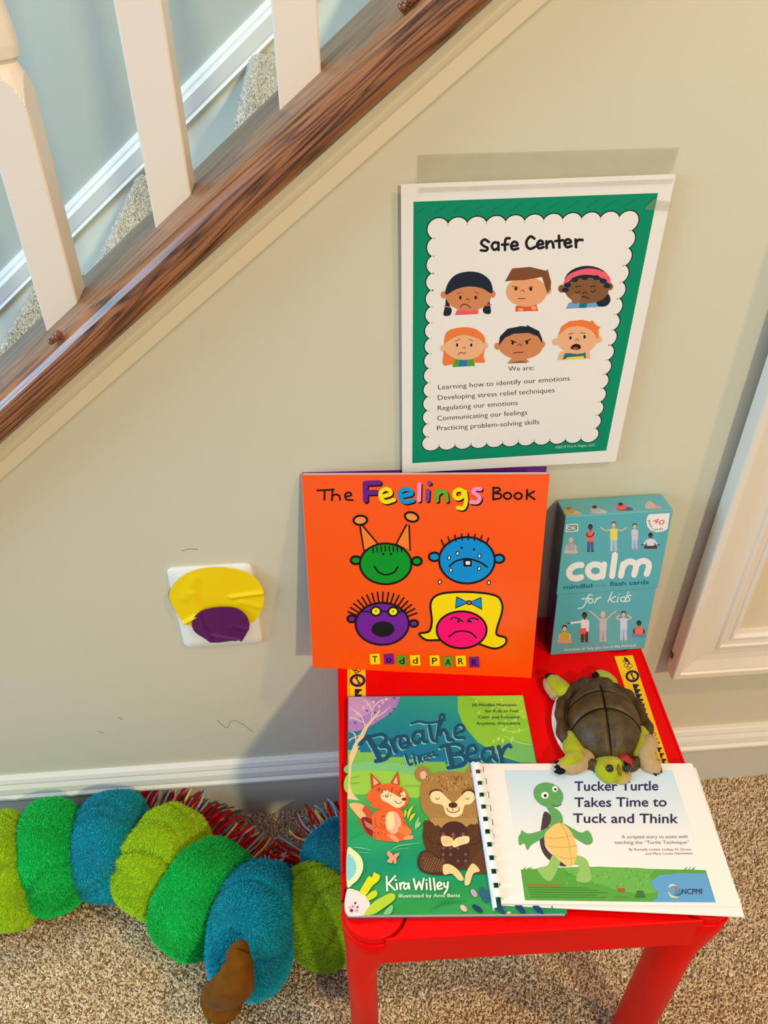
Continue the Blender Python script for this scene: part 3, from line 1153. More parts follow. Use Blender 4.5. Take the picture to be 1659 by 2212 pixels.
# ================================================================= ORANGE PICTURE BOOK
TZ = 0.354                                         # table top height
f0 = np.array(on_z(677, 1442, TZ + .0005))
f1 = np.array(on_z(1148, 1464, TZ + .0005))
f3 = on_y(652, 1025, -.0055)
nf = np.cross(f1 - f0, f3 - f0)
nf /= np.linalg.norm(nf)
if nf[1] > 0:
    nf = -nf
Mf = plane_frame(f0, f1 - f0, nf)
book = thing('picture_book', Mf, 'square orange picture book with four cartoon faces propped against the wall on the red table', 'book')
K3 = (640, 1000, .33755)
pf_ = Print(Mf, K3)
ORG = (255, 84, 0)
cn = pf_.uv([(36, 78), (108, 1310), (1505, 1376), (1622, 72)])     # tl, bl, br, tr
bl, br, tr_, tl = cn[1], cn[2], cn[3], cn[0]
v, f = prism([bl, br, tr_, tl], -.0005, 0)
mk('front_cover', v, f, mat('orange_cover', ORG, .3, coat=.15), book, frame=Mf)
ins = .003
v, f = prism([bl + (0, ins), br + (-ins, ins), tr_ + (-ins, .0002), tl + (ins * .2, .0004)], -.0038, -.0006)
mk('page_block', v, f, M_PAGES, book, frame=Mf)
bk = [f0 + (0, .008, 0), np.array([.150, -.012, TZ + .001]), on_y(1181, 1008, -.0012), on_y(653, 1021, -.0012)]
nb = np.cross(bk[1] - bk[0], bk[3] - bk[0])
nb /= np.linalg.norm(nb)
if nb[1] > 0:
    nb = -nb
V = [q for q in bk] + [q - nb * .0005 for q in bk]
mk('back_cover', V, [(0, 1, 2, 3), (7, 6, 5, 4), (0, 4, 5, 1), (1, 5, 6, 2), (2, 6, 7, 3), (3, 7, 4, 0)], mat('purple_cover', (104, 22, 140), .3, coat=.15), book)
V, F = sweep([tuple(f0 + (0, .0002, 0) - f0), tuple(-nf * .0042), tuple(-nf * .0042 + np.array([-.0006, 0, 0])), (-.0006, 0, 0)], f0, tl[0] * np.array(Mf.col[0][:3]) + tl[1] * np.array(Mf.col[1][:3]) + f0)
mk('spine', V, F, mat('spine_pink', (226, 150, 150), .4), book)

B = (18, 12, 14)


def s3(P, w=11, c=B, **k):
    pf_.st(c, P, w, **k)


for P in ([(135, 176), (240, 171)], [(182, 175), (180, 235)], [(232, 168), (228, 240)], [(228, 212), (250, 202), (275, 210), (280, 236)],
          [(312, 216), (350, 208), (346, 192), (326, 190), (312, 208), (322, 234), (362, 238)]):
    s3([(x + 0, y) for x, y in P], 12)
LET = (((110, 26, 130), [[(440, 132), (443, 238)], [(440, 130), (530, 125)], [(442, 190), (512, 187)]]),
       ((250, 220, 0), [[(545, 215), (600, 200), (598, 175), (568, 166), (540, 190), (543, 228), (575, 250), (625, 236)]]),
       ((0, 148, 206), [[(670, 212), (735, 198), (725, 172), (690, 168), (662, 192), (668, 228), (700, 250), (746, 240)]]),
       ((250, 144, 186), [[(788, 136), (785, 238)]]),
       ((130, 60, 160), [[(842, 176), (838, 236)], [(850, 128), (854, 128)]]),
       ((96, 168, 40), [[(902, 176), (900, 240)], [(900, 205), (928, 180), (955, 192), (964, 240)]]),
       ((250, 220, 0), [[(1072, 184), (1045, 170), (1016, 182), (1012, 212), (1036, 228), (1064, 212), (1078, 180), (1086, 245), (1068, 288), (1034, 286)]]),
       ((250, 144, 186), [[(1178, 166), (1146, 166), (1132, 184), (1155, 204), (1174, 226), (1158, 250), (1118, 250)]]))
for c_, ss in LET:
    w = 34 if c_ in ((110, 26, 130),) else 27
    for P in ss:
        s3([(x + 8, y + 9) for x, y in P], w)
for c_, ss in LET:
    w = 31 if c_ in ((110, 26, 130),) else 26
    for P in ss:
        s3(P, w, c_)
for P in ([(1262, 156), (1260, 234)], [(1260, 160), (1294, 160), (1302, 176), (1266, 192)], [(1266, 192), (1308, 200), (1306, 224), (1260, 233)],
          [(1478, 172), (1474, 232)], [(1522, 182), (1478, 206)], [(1484, 204), (1526, 232)]):
    s3(P, 12)
for x, y in ((1352, 210), (1420, 211)):
    s3([(x + 24 * math.cos(a), y + 20 * math.sin(a)) for a in np.linspace(0, 6.28, 9)[:-1]], 12, closed=True)


def head(c, x, y, rx, ry, ears, w=13):
    for ex, ey, erx, ery in ears:
        pf_.ell(B, ex, ey, erx + w * .6, ery + w * .6)
        pf_.ell(c, ex, ey, erx - w * .5, ery - w * .5)
    pf_.ell(B, x, y, rx + w * .5, ry + w * .5, n=48)
    pf_.ell(c, x, y, rx - w * .5, ry - w * .5, n=48)


# plain generic faces of the cover's sizes and colours
for P in ([(408, 405), (434, 560), (520, 515), (424, 400)], [(706, 395), (640, 518), (728, 560), (722, 398)]):
    pf_.poly((255, 128, 40), P)
    s3(P, 11, smooth=False, closed=True)
for x, y, r_ in ((410, 366, -4), (738, 345, 16)):
    pf_.ell(B, x, y, 50, 36, r_)
    pf_.ell((255, 144, 66), x, y, 36, 22, r_)
head((0, 146, 34), 572, 645, 165, 130, ((382, 622, 32, 24), (772, 628, 30, 25)))
for x in range(490, 680, 26):
    s3([(x, 530 + abs(x - 580) * .12), (x + 3, 562 + abs(x - 580) * .08)], 9, smooth=False)
for x in (556, 606):
    pf_.ell(B, x, 582, 8, 8)
s3([(500, 662), (530, 700), (575, 714), (625, 698), (650, 664)], 11)
head((0, 140, 208), 1092, 622, 178, 148, ((884, 600, 34, 26), (1298, 612, 32, 25)))
for k, x in enumerate(range(948, 1250, 38)):
    s3([(x + (x - 1092) * .02, 490 + ((x - 1092) / 178) ** 2 * 62), (x + (x - 1092) * .14, 452 + ((x - 1092) / 178) ** 2 * 60)], 9, smooth=False)
for x, y in ((1058, 542), (1137, 553)):
    pf_.ell(B, x, y, 8, 8)
s3([(980, 660), (1025, 626), (1100, 612), (1170, 632), (1222, 664)], 11)
pf_.poly(B, [(1068, 618), (1124, 618), (1122, 662), (1070, 662)])
pf_.poly((244, 240, 236), [(1084, 628), (1112, 628), (1111, 650), (1085, 650)])
for x, y in ((1032, 578), (978, 606), (1172, 594), (990, 685), (1170, 675), (918, 760), (1232, 765)):
    pf_.ell(B, x, y, 12, 16, 15)
    pf_.ell((244, 240, 236), x, y, 6, 10, 15)
for a in np.linspace(-2.75, -.35, 17):
    s3([(550 + 172 * math.cos(a), 1030 + 140 * math.sin(a)), (550 + 236 * math.cos(a), 1030 + 205 * math.sin(a))], 10, smooth=False)
head((116, 30, 146), 550, 1028, 170, 134, ((355, 996, 26, 21), (752, 1026, 26, 20)))
for x, y in ((510, 948), (620, 950)):
    pf_.ell(B, x, y, 38, 34)
    pf_.ell((250, 226, 0), x, y, 25, 22)
    pf_.ell(B, x, y - 2, 5, 5)
s3([(420, 950), (475, 950)], 10, smooth=False)
s3([(545, 948), (585, 950)], 10, smooth=False)
s3([(658, 952), (700, 945)], 10, smooth=False)
pf_.ell((20, 16, 24), 555, 1062, 74, 50)
HAIR = [(860, 900), (900, 846), (1000, 826), (1160, 828), (1280, 850), (1316, 900), (1314, 960), (1286, 1050), (1284, 1098), (1340, 1118), (1334, 1160), (1270, 1186), (1180, 1160),
        (1120, 1130), (980, 1130), (900, 1132), (830, 1130), (788, 1092), (850, 1076), (868, 1010)]
pf_.poly((252, 214, 0), HAIR, True)
s3(HAIR, 13, closed=True)
head((255, 0, 110), 1058, 1066, 160, 118, ())
pf_.poly((0, 140, 208), [(1026, 856), (1104, 892), (1018, 926)])
s3([(1026, 856), (1104, 892), (1018, 926)], 10, smooth=False, closed=True)
pf_.poly((0, 140, 208), [(1182, 860), (1104, 892), (1188, 934)])
s3([(1182, 860), (1104, 892), (1188, 934)], 10, smooth=False, closed=True)
pf_.ell(B, 1106, 892, 18, 16)
pf_.ell((240, 90, 120), 1106, 892, 10, 8)
s3([(990, 1000), (1004, 986), (1040, 996), (1066, 1014)], 9)
s3([(1096, 1016), (1108, 996), (1140, 992), (1164, 1002)], 9)
for x in (1038, 1112):
    pf_.ell(B, x, 1012, 9, 9)
s3([(978, 1110), (1020, 1080), (1070, 1074), (1118, 1086), (1152, 1116)], 10)
TC = ((250, 222, 0), (120, 30, 140), (92, 160, 40))
for ch, x, y, k in (('T', 502, 1254, 0), ('o', 592, 1254, 1), ('d', 675, 1264, 2), ('d', 760, 1262, 0), ('P', 884, 1264, 0), ('A', 970, 1272, 2), ('R', 1052, 1266, 0), ('R', 1138, 1274, 1)):
    pf_.poly(TC[k], [(x - 33, y - 33), (x + 30, y - 36), (x + 36, y + 32), (x - 28, y + 33)])
    hh = 40
    pf_.text(B, ch, (x - 15, y + 20), (x + 17, y + 20), hh, .012)
pf_.build('printed_cover', M_PRINT, book)

# ================================================================= TEAL CARD BOX
K4 = (1170, 1060, .1748)
g0 = on_z(1186.6, 1416.6, TZ + .0006)
g1 = on_z(1397, 1401, TZ + .0006)
TF = EYE + .825 * ray(1209.3, 1116.8)
ex = g1 - g0
ex[1] = (ex[1]) * .6
ncb = np.cross(ex, TF - g0)
ncb /= np.linalg.norm(ncb)
if ncb[1] > 0:
    ncb = -ncb
Mc = plane_frame(g0, ex, ncb)
card = thing('card_box', Mc, 'teal flash card box with lift-off lid leaning on the wall beside the orange book', 'box')
c4 = Print(Mc, K4)
u = c4.uv([(100, 2040), (1295, 1950), (1585, 235), (225, 325), (158, 1288), (1450, 1205)])
Wb, Hb = (np.linalg.norm(u[1] - u[0]) + np.linalg.norm(u[2] - u[3])) / 2 - .001, (u[2][1] + u[3][1]) / 2
LH = (u[4][1] + u[5][1]) / 2
TB = .031
M_TEAL = mat('teal_card', (88, 172, 184), .3, coat=.25)
M_DARKSIDE = mat('dark_card_side', (20, 34, 44), .3, coat=.3)
bx = .0014
v, f = rbox(bx, Wb - bx, 0.0, LH + .003, -TB + .0004, -.0009, .0007, 2)
mk('box_base', v, f, M_TEAL, card, frame=Mc)
v, f = rbox(0, Wb, LH, Hb, -TB - .0006, 0, .0009, 2)
mk('box_lid', v, f, M_TEAL, card, frame=Mc)
v, f = box(-.0003, .0002, LH + .001, Hb - .001, -TB + .001, -.0012)
mk('side_panel', v, f, M_DARKSIDE, card, frame=Mc)
v, f = box(bx - .0003, bx + .0002, .001, LH, -TB + .002, -.0018)
mk('side_panel', v, f, M_DARKSIDE, card, frame=Mc)

# printed figures (simple photo-like children)
SKA, SKB, SKC = (226, 184, 156), (92, 56, 44), (190, 136, 108)


def fig(P_, x, y, h, skin, hair, top, legs, pose, sh=None):
    """standing child, head centre x,y and body height h"""
    k = h / 330.0
    g = lambda a, b_: (x + a * k, y + b_ * k)
    P_.st(legs, [g(-22, 190), g(-26, 300)], 40 * k, False)
    P_.st(legs, [g(22, 190), g(24, 300)], 40 * k, False)
    P_.st(sh or skin, [g(-34, 322), g(-16, 322)], 22 * k, False)
    P_.st(sh or skin, [g(18, 322), g(36, 322)], 22 * k, False)
    if pose == 'wide':
        for s_ in (-1, 1):
            P_.st(skin, [g(45 * s_, 65), g(105 * s_, 72), g(160 * s_, 40)], 16 * k)
    elif pose == 'up':
        for s_ in (-1, 1):
            P_.st(skin, [g(40 * s_, 65), g(95 * s_, 10), g(165 * s_, -45)], 16 * k)
    elif pose == 'left':
        P_.st(top, [g(-30, 75), g(-170, 95)], 24 * k, False)
        P_.st(skin, [g(-180, 96), g(-205, 100)], 14 * k, False)
        P_.st(top, [g(45, 70), g(40, 190)], 24 * k, False)
    elif pose == 'head':
        for s_ in (-1, 1):
            P_.st(skin, [g(45 * s_, 70), g(95 * s_, 45), g(50 * s_, 10)], 18 * k)
    P_.poly(top, [g(-46, 60), g(-20, 46), g(20, 46), g(48, 60), g(46, 195), g(-44, 195)])
    if pose == 'cross':
        P_.st(skin, [g(-42, 80), g(-40, 120), g(10, 125), g(38, 100), g(44, 80)], 18 * k)
    P_.st(skin, [g(0, 35), g(0, 50)], 16 * k, False)
    P_.ell(hair, *g(0, -4), 31 * k, 36 * k)
    P_.ell(skin, *g(0, 6), 25 * k, 29 * k)


def sit(P_, x, y, k, skin, hair, top, legs, wide=False):
    g = lambda a, b_: (x + a * k, y + b_ * k)
    P_.poly(legs, [g(-95, 165), g(-60, 125), g(60, 125), g(95, 165), g(70, 185), g(-70, 185)], True)
    if wide:
        for s_ in (-1, 1):
            P_.st(top, [g(45 * s_, 60), g(95 * s_, 120)], 24 * k, False)
            P_.st(skin, [g(100 * s_, 128), g(130 * s_, 132)], 14 * k, False)
    else:
        for s_ in (-1, 1):
            P_.st(skin if not wide else top, [g(55 * s_, 70), g(70 * s_, 115), g(30 * s_, 135)], 20 * k)
    P_.poly(top, [g(-58, 60), g(-20, 44), g(20, 44), g(58, 60), g(52, 145), g(-52, 145)])
    P_.ell(hair, *g(0, -6), 32 * k, 36 * k)
    P_.ell(skin, *g(0, 6), 26 * k, 28 * k)


WH_ = (236, 232, 228)
sit(c4, 362, 612, .88, SKA, (214, 190, 150), (170, 170, 180), (206, 186, 186))
fig(c4, 602, 450, 305, SKB, (30, 22, 20), (240, 104, 96), (66, 96, 150), 'cross')
fig(c4, 890, 418, 325, SKA, (92, 66, 46), (224, 214, 110), (170, 196, 214), 'wide')
fig(c4, 1150, 436, 290, SKA, (50, 30, 28), (196, 204, 230), (176, 192, 226), 'cross', (226, 140, 160))
sit(c4, 1346, 555, .86, SKB, (26, 20, 20), (214, 218, 224), SKB, True)
c4.poly(WH_, [(1585, 275), (1325, 290), (1300, 330), (1292, 390), (1310, 450), (1350, 492), (1420, 512), (1500, 502), (1556, 470)])
c4.text((232, 92, 92), '40', (1368, 395), (1508, 428), 66, .01, .2)
c4.text((24, 70, 84), 'flash', (1308, 366), (1352, 468), 30, .004)
c4.text((24, 70, 84), 'cards', (1370, 492), (1500, 482), 30, .004)
# publisher emblem: open book outline with two letters
c4.poly(WH_, [(302, 418), (372, 408), (380, 416), (388, 408), (452, 412), (448, 500), (384, 506), (378, 514), (370, 506), (296, 508)])
c4.poly((86, 130, 146), [(314, 428), (368, 420), (380, 430), (392, 420), (440, 424), (436, 490), (384, 494), (376, 502), (368, 496), (308, 498)])
c4.text(WH_, 'DK', (320, 484), (428, 482), 46, .02)
for P in ([(492, 918), (440, 918), (372, 950), (338, 1010), (362, 1066), (430, 1082), (486, 1066)],
          [(870, 1052), (905, 792)], [(978, 1048), (1010, 905)], [(1008, 935), (1050, 885), (1110, 876), (1158, 905), (1162, 960), (1142, 1036)],
          [(1162, 930), (1210, 880), (1275, 868), (1320, 900), (1320, 960), (1296, 1026)]):
    c4.st(WH_, P, 76, True)
c4.st(WH_, [(664 + 92 * math.cos(a) + 0, 988 + 80 * math.sin(a)) for a in np.linspace(0, 6.28, 13)[:-1]], 76, closed=True)
c4.st(WH_, [(772, 908), (748, 1058)], 76)
DT = (18, 104, 132)
c4.text(DT, 'mindful', (274, 1215), (622, 1194), 50, .012)
c4.text((92, 168, 180), 'ness', (628, 1193), (808, 1182), 46, .010)
c4.text(DT, 'flash cards', (845, 1176), (1322, 1150), 50, .012)
c4.build('lid_print', M_PRINT, card)
# print on the base front (lower level than the lid)
Mc2 = Mc @ Matrix.Translation((0, 0, -.0009))
c5 = Print(Mc2, K4)
for P in ([(628, 1292), (590, 1284), (562, 1330), (535, 1405), (500, 1445), (448, 1455)], [(498, 1338), (590, 1326)],
          [(652, 1392), (682, 1328)], [(676, 1350), (702, 1326), (735, 1318)],
          [(872, 1250), (818, 1372)], [(915, 1302), (842, 1346)], [(846, 1344), (880, 1376), (905, 1372)],
          [(948, 1312), (932, 1366), (945, 1370)], [(958, 1282), (960, 1280)],
          [(1072, 1248), (1032, 1362), (1046, 1366)], [(1108, 1296), (1084, 1292), (1068, 1312), (1088, 1332), (1084, 1358), (1058, 1366)]):
    c5.st(WH_, P, 13)
for x, y in ((604, 1362), (1006, 1340)):
    c5.st(WH_, [(x + 30 * math.cos(a) + 6 * math.sin(-a), y + 27 * math.sin(a)) for a in np.linspace(0, 6.28, 11)[:-1]], 13, closed=True)
sit(c5, 284, 1700, .98, SKA, (60, 44, 34), (208, 168, 62), (214, 160, 130))
fig(c5, 530, 1540, 330, SKB, (24, 18, 18), (232, 226, 232), SKB, 'left')
c5.poly((238, 96, 84), [(470, 1700), (552, 1696), (548, 1768), (462, 1770)])
fig(c5, 757, 1528, 330, SKA, (214, 196, 160), (196, 186, 198), (190, 180, 190), 'up')
fig(c5, 1012, 1524, 320, SKA, (48, 26, 26), (206, 210, 240), (190, 200, 240), 'head', (238, 180, 180))
sit(c5, 1202, 1640, .9, SKB, (24, 18, 18), (244, 110, 96), (110, 132, 168))
c5.text(WH_, 'Activities to help you live in the moment', (277, 1980), (1168, 1922), 34, .008)
c5.build('base_print', M_PRINT, card)
# little reclining figures on the lid's top face
exv, eyv, nv = [np.array(Mc.col[i][:3]) for i in range(3)]
top0 = np.array(Mc.translation) + eyv * Hb
Mt = plane_frame(top0, exv, eyv)
c6 = Print(Mt, K4)
for x, y, b_, l_, hd in ((345, 225, (196, 150, 78), (214, 176, 140), (150, 110, 60)), (665, 210, (176, 176, 190), (206, 190, 196), (60, 40, 40)),
                         (985, 175, (232, 92, 88), (90, 80, 120), (60, 36, 36)), (1340, 155, (200, 180, 170), (206, 160, 146), (200, 180, 150))):
    c6.poly(l_, [(x - 40, y + 50), (x + 60, y + 20), (x + 140, y + 50), (x + 120, y + 68), (x - 30, y + 70)], True)
    c6.poly(b_, [(x - 55, y + 60), (x - 50, y + 5), (x + 20, y - 8), (x + 70, y + 35), (x + 20, y + 60)], True)
    c6.ell(hd, x - 10, y - 8, 32, 20)
c6.build('top_print', M_PRINT, card)

# ================================================================= RED TABLE
TX0, TX1, TY0, TY1 = -.0735, .2680, -.352, .002
CC = .028                                          # corner cap centre, from the two sides
table = thing('kids_table', ((TX0 + TX1) / 2, (TY0 + TY1) / 2, 0), 'glossy red plastic children\'s table with round corner caps and yellow sticker strips', 'table')
RN = .0292
TR = .022                                          # the table stands slightly skew to the wall
FR = Matrix.Translation((.09, -.01, 0)) @ Matrix.Rotation(-TR, 4, 'Z') @ Matrix.Translation((-.09, .01, 0))
corners = [(TX0 + CC, TY0 + CC), (TX1 - CC, TY0 + CC), (TX1 - CC, TY1 - CC), (TX0 + CC, TY1 - CC)]
al = math.degrees(math.acos(CC / RN))
outline = []
for (cx, cy), a0 in zip(corners, (180, 270, 0, 90)):
    # concave arc, walked clockwise so that the whole outline stays counter-clockwise
    for k in range(13):
        a = math.radians(a0 - al - (270 - 2 * al) * k / 12)
        outline.append((cx + RN * math.cos(a), cy + RN * math.sin(a)))
O = np.array(outline)
nx_ = np.roll(O, -1, 0) - np.roll(O, 1, 0)
nx_ = np.stack([-nx_[:, 1], nx_[:, 0]], 1)
nx_ /= np.linalg.norm(nx_, axis=1, keepdims=True)
V, F = [], []
lv = [(.0, TZ - .009), (.0, TZ - .0016), (.0006, TZ - .0005), (.0018, TZ)]
for ins, z in lv:
    V += [(q[0], q[1], z) for q in O + nx_ * ins]
n = len(O)
for i in range(len(lv) - 1):
    F += [(i * n + j, i * n + (j + 1) % n, (i + 1) * n + (j + 1) % n, (i + 1) * n + j) for j in range(n)]
F.append(tuple(range(3 * n, 4 * n)))
F.append(tuple(range(n))[::-1])
mk('table_top', V, F, M_RED, table, frame=FR)
# low raised border just inside the right and left edges
v, f = rbox(TX1 - .0035, TX1 - .0005, TY0 + .06, TY1 - .06, TZ - .002, TZ + .0010, .0009, 2)
v2, f2 = rbox(TX0 + .0005, TX0 + .0035, TY0 + .06, TY1 - .06, TZ - .002, TZ + .0010, .0009, 2)
mk('border_ridge', v, f, M_RED, table, frame=FR)
mk('border_ridge', v2, f2, M_RED, table, frame=FR)


def lathe(cx, cy, prof, ns=40):
    V, F = [], []
    for r, z, ox, oy, *ry in prof:
        r2 = ry[0] if ry else r
        V += [(cx + ox + r * math.cos(2 * math.pi * j / ns), cy + oy + r2 * math.sin(2 * math.pi * j / ns), z) for j in range(ns)]
    for i in range(len(prof) - 1):
        F += [(i * ns + j, i * ns + (j + 1) % ns, (i + 1) * ns + (j + 1) % ns, (i + 1) * ns + j) for j in range(ns)]
    F += [tuple(range(ns))[::-1], tuple((len(prof) - 1) * ns + j for j in range(ns))]
    return V, F


for cx, cy in corners:
    sx = 1 if cx > 0 else -1
    sy = -1 if cy < -.2 else 1
    ox, oy = .0130 * sx, (-.004 if sy < 0 else -.0145)
    if sx > 0:                                     # the right legs stand a little further in and are stouter
        ox = -.0060
    w = .0175 if sx > 0 else .0138
    L = [(w, .0, ox, oy, .0225), (w + .0002, .255, ox, oy, .0230), (w + .0008, .270, ox * .95, oy * .9, .0235), (max(w + .002, .0175), .286, ox * .7, oy * .6, .0245), (.0225, .300, ox * .35, oy * .3, .0262),
         (.0262, .312, ox * .1, 0, .0275), (.0280, .325, 0, 0, .0284), (.0284, .3435, 0, 0), (.0276, .3446, 0, 0)]
    mk('leg', *lathe(cx, cy, L), M_RED, table, smooth=False, frame=FR)
    o_ = COL.objects[-1]
    o_.data.polygons.foreach_set('use_smooth', [True] * (len(o_.data.polygons) - 2) + [False] * 2)
    cpv = [(.0262, .3440, 0, 0), (.0268, .3455, 0, 0), (.0268, .3520, 0, 0), (.0262, .3534, 0, 0), (.0250, .3540, 0, 0), (.0, .3540, 0, 0)]
    mk('corner_cap', *lathe(cx, cy, cpv), M_RED, table, frame=FR)
az0 = .3050
for nm, (a, b_, c_, d_) in dict(front=(TX0 + .045, TX1 - .045, TY0 + .0015, TY0 + .008), back=(TX0 + .045, TX1 - .045, TY1 - .008, TY1 - .0015),
                                left=(TX0 + .0015, TX0 + .008, TY0 + .045, TY1 - .045), right=(TX1 - .008, TX1 - .0015, TY0 + .045, TY1 - .045)).items():
    mk('apron', *rbox(a - .012, b_ + .012, c_, d_, az0, TZ - .006, .0016, 2) if nm in ('front', 'back') else rbox(a, b_, c_ - .012, d_ + .012, az0, TZ - .006, .0016, 2), M_RED, table, frame=FR)

Mtab = plane_frame((0, 0, TZ), (1, 0, 0), (0, 0, 1))
d = Print(Mtab, (1150, 1400, .21097), z0=.0003)
YEL, NV = (252, 198, 6), (26, 22, 74)
vr, fr_ = None, None
d.poly(YEL, [(839, 85), (1027, 75), (1395, 1180), (1205, 1180)])


def stamp(d, bx, by, sx, sy, kx):
    """bone, bubbles, ring and wave motif, drawn down the strip"""
    T = lambda x, y: (bx + x * sx + kx * y * sy, by + y * sy)
    d.poly(NV, [T(-15, -10), T(15, 20), T(30, 75), T(10, 70), T(-20, 30)])
    for x, y, r in ((-28, 40, 14), (-5, 62, 18), (-22, 88, 20), (18, 95, 24), (-2, 118, 16)):
        q = T(x, y)
        d.ell(NV, q[0], q[1], r * sx + 2, r * sy * .9 + 2)
        d.ell(YEL, q[0], q[1], r * sx - 4, r * sy * .9 - 4)
    c0 = T(10, 205)
    for k in range(9):
        a0, a1 = math.radians(k * 40 + 4), math.radians(k * 40 + 34)
        d.st(NV, [(c0[0] + 58 * sx * math.cos(a), c0[1] + 52 * sy * math.sin(a)) for a in np.linspace(a0, a1, 5)], 24 * sx, True)
    d.st(NV, [(c0[0] - 12 * sx, c0[1] - 22 * sy), (c0[0] + 14 * sx, c0[1] + 24 * sy)], 13 * sx, False)
    for x, y in ((-18, -24), (-4, -28), (6, 30), (20, 24)):
        d.ell(NV, c0[0] + x * sx, c0[1] + y * sy, 8 * sx, 7 * sy)
    for k in range(9):
        y = 290 + k * 52
        d.poly(NV, [T(-6, y), T(52, y + 4), T(46, y + 22), T(30, y + 24), T(22, y + 48), T(0, y + 50)])
    d.poly(NV, [T(-14, 290), T(4, 290), T(8, 765), T(-10, 765)])


stamp(d, 955, 95, 1.0, .95, .30)
for k in range(5):
    y = 960 + k * 58
    x = 1255 + k * 22
    d.poly(NV, [(x, y), (x + 46, y + 2), (x + 48, y + 20), (x + 30, y + 22), (x + 34, y + 48), (x + 14, y + 52)])
for x, y, r in ((1222, 850, 22), (1246, 885, 20), (1232, 905, 12), (1272, 932, 10)):
    d.ell(NV, x, y, r, r)
    d.ell(YEL, x, y, r - 6, r - 6)
d.text(NV, 'DECK • PAWS ON DECK', (1226, 985), (1290, 1185), 16, .002)
d.build('sticker_strip', M_PRINT, table)
d = Print(Mtab, (640, 1000, .33755), z0=.0003)
d.poly(YEL, [(327, 1300), (443, 1300), (445, 1495), (328, 1495)])
stamp(d, 388, 1262, .72, .64, -.02)
d.text(NV, 'PAWS ON DECK • PAWS', (336, 1320), (337, 1490), 7, .002)
d.build('sticker_strip', M_PRINT, table)

# ================================================================= BOOK WITH BEAR AND FOX
BZ = TZ + .0004
BT = .0062
ctr = [on_z(*q, BZ + BT) for q in ((749, 1977), (1225.5, 1973), (1129.6, 1502), (752, 1505))]
Mb = plane_frame(ctr[0], ctr[1] - ctr[0], (0, 0, 1))
bear = thing('storybook', Mb, 'green and blue softcover storybook with a bear and a fox lying on the red table', 'book')
A = np.array(Mb.inverted())
q4 = [(A[:3, :3] @ p_ + A[:3, 3])[:2] for p_ in ctr]
v, f = prism(q4, -.0003, 0)
mk('front_cover', v, f, mat('green_cover', (40, 140, 90), .3), bear, frame=Mb)
v, f = prism([q + (0 if i in (0, 3) else -.0012, .0008 if i < 2 else -.0008) for i, q in enumerate(q4)], -BT + .0003, -.0003)
mk('page_block', v, f, M_PAGES, bear, frame=Mb)
v, f = prism(q4, -BT, -BT + .0003)
mk('back_cover', v, f, mat('blue_cover', (50, 90, 120), .3), bear, frame=Mb)
v, f = prism([(-.0004, 0), (.0002, 0), (q4[3][0] + .0002, q4[3][1]), (q4[3][0] - .0004, q4[3][1])], -BT, 0)
mk('spine', v, f, mat('teal_spine', (34, 96, 110), .3), bear, frame=Mb)
K5 = (730, 1480, .30738)
p = Print(Mb, K5)


def lerp(a, b, t):
    t = min(1, max(0, t))
    return tuple(a[i] + (b[i] - a[i]) * t for i in range(3))


def cover(s, t):
    hill = .30 + .045 * math.sin(s * 3.0 - .4) + .03 * s
    if t < hill:
        return lerp((36, 152, 132), (6, 112, 146), t / hill * 1.2 - abs(s - .35) * .5)
    k = (t - hill) / (1 - hill)
    base = lerp((130, 184, 70), (40, 158, 84), k * 2.2)
    if k > .45:
        base = lerp(base, (0, 140, 110), (k - .45) * 3.2)
    if k > .72:
        base = lerp(base, (42, 150, 76), (k - .72) * 6)
    if s > .6:
        base = lerp(base, (20, 130, 100), (s - .6) * 1.2)
    w = math.sin(s * 9 + k * 22) * 5
    return tuple(max(0, c_ + w) for c_ in base)


p.field([(72, 82), (1300, 72), (1612, 1605), (62, 1618)], cover, 60, 80)
p.poly((120, 190, 120), [(70, 560), (280, 535), (520, 570), (600, 610), (560, 640), (300, 610), (68, 620)], True)
p.poly((150, 198, 70), [(70, 625), (260, 600), (520, 630), (590, 700), (560, 790), (330, 760), (68, 760)], True)
# violet tree top left
p.poly((170, 128, 186), [(74, 84), (436, 82), (410, 160), (330, 225), (240, 280), (160, 318), (73, 332)])
p.poly((196, 150, 190), [(74, 84), (180, 84), (260, 130), (220, 200), (120, 240), (74, 250)])
for x, y in ((250, 120), (315, 122), (210, 135), (180, 160), (340, 100), (290, 150), (140, 200)):
    p.ell((232, 180, 200), x, y, 9, 11)
for x, y in ((395, 90), (205, 180), (262, 195), (175, 270), (120, 265), (365, 200), (285, 268), (240, 300), (395, 168)):
    p.ell((70, 96, 150), x, y, 9, 8)
TRUNK = (232, 196, 150)
p.poly(TRUNK, [(74, 690), (66, 800), (150, 810), (100, 760), (84, 690), (96, 560), (140, 450), (215, 290), (300, 180), (290, 175), (190, 290), (110, 420), (80, 500), (76, 600)])
for P in ([(130, 430), (120, 350), (95, 330)], [(190, 300), (170, 230), (130, 190), (85, 160)], [(230, 250), (250, 160), (300, 110), (360, 95)], [(160, 350), (90, 380), (78, 400)], [(240, 240), (310, 200), (370, 150)],
          [(200, 280), (130, 240), (80, 225)], [(250, 210), (220, 140), (180, 100)]):
    p.st((222, 196, 190), P, 9, taper=True)
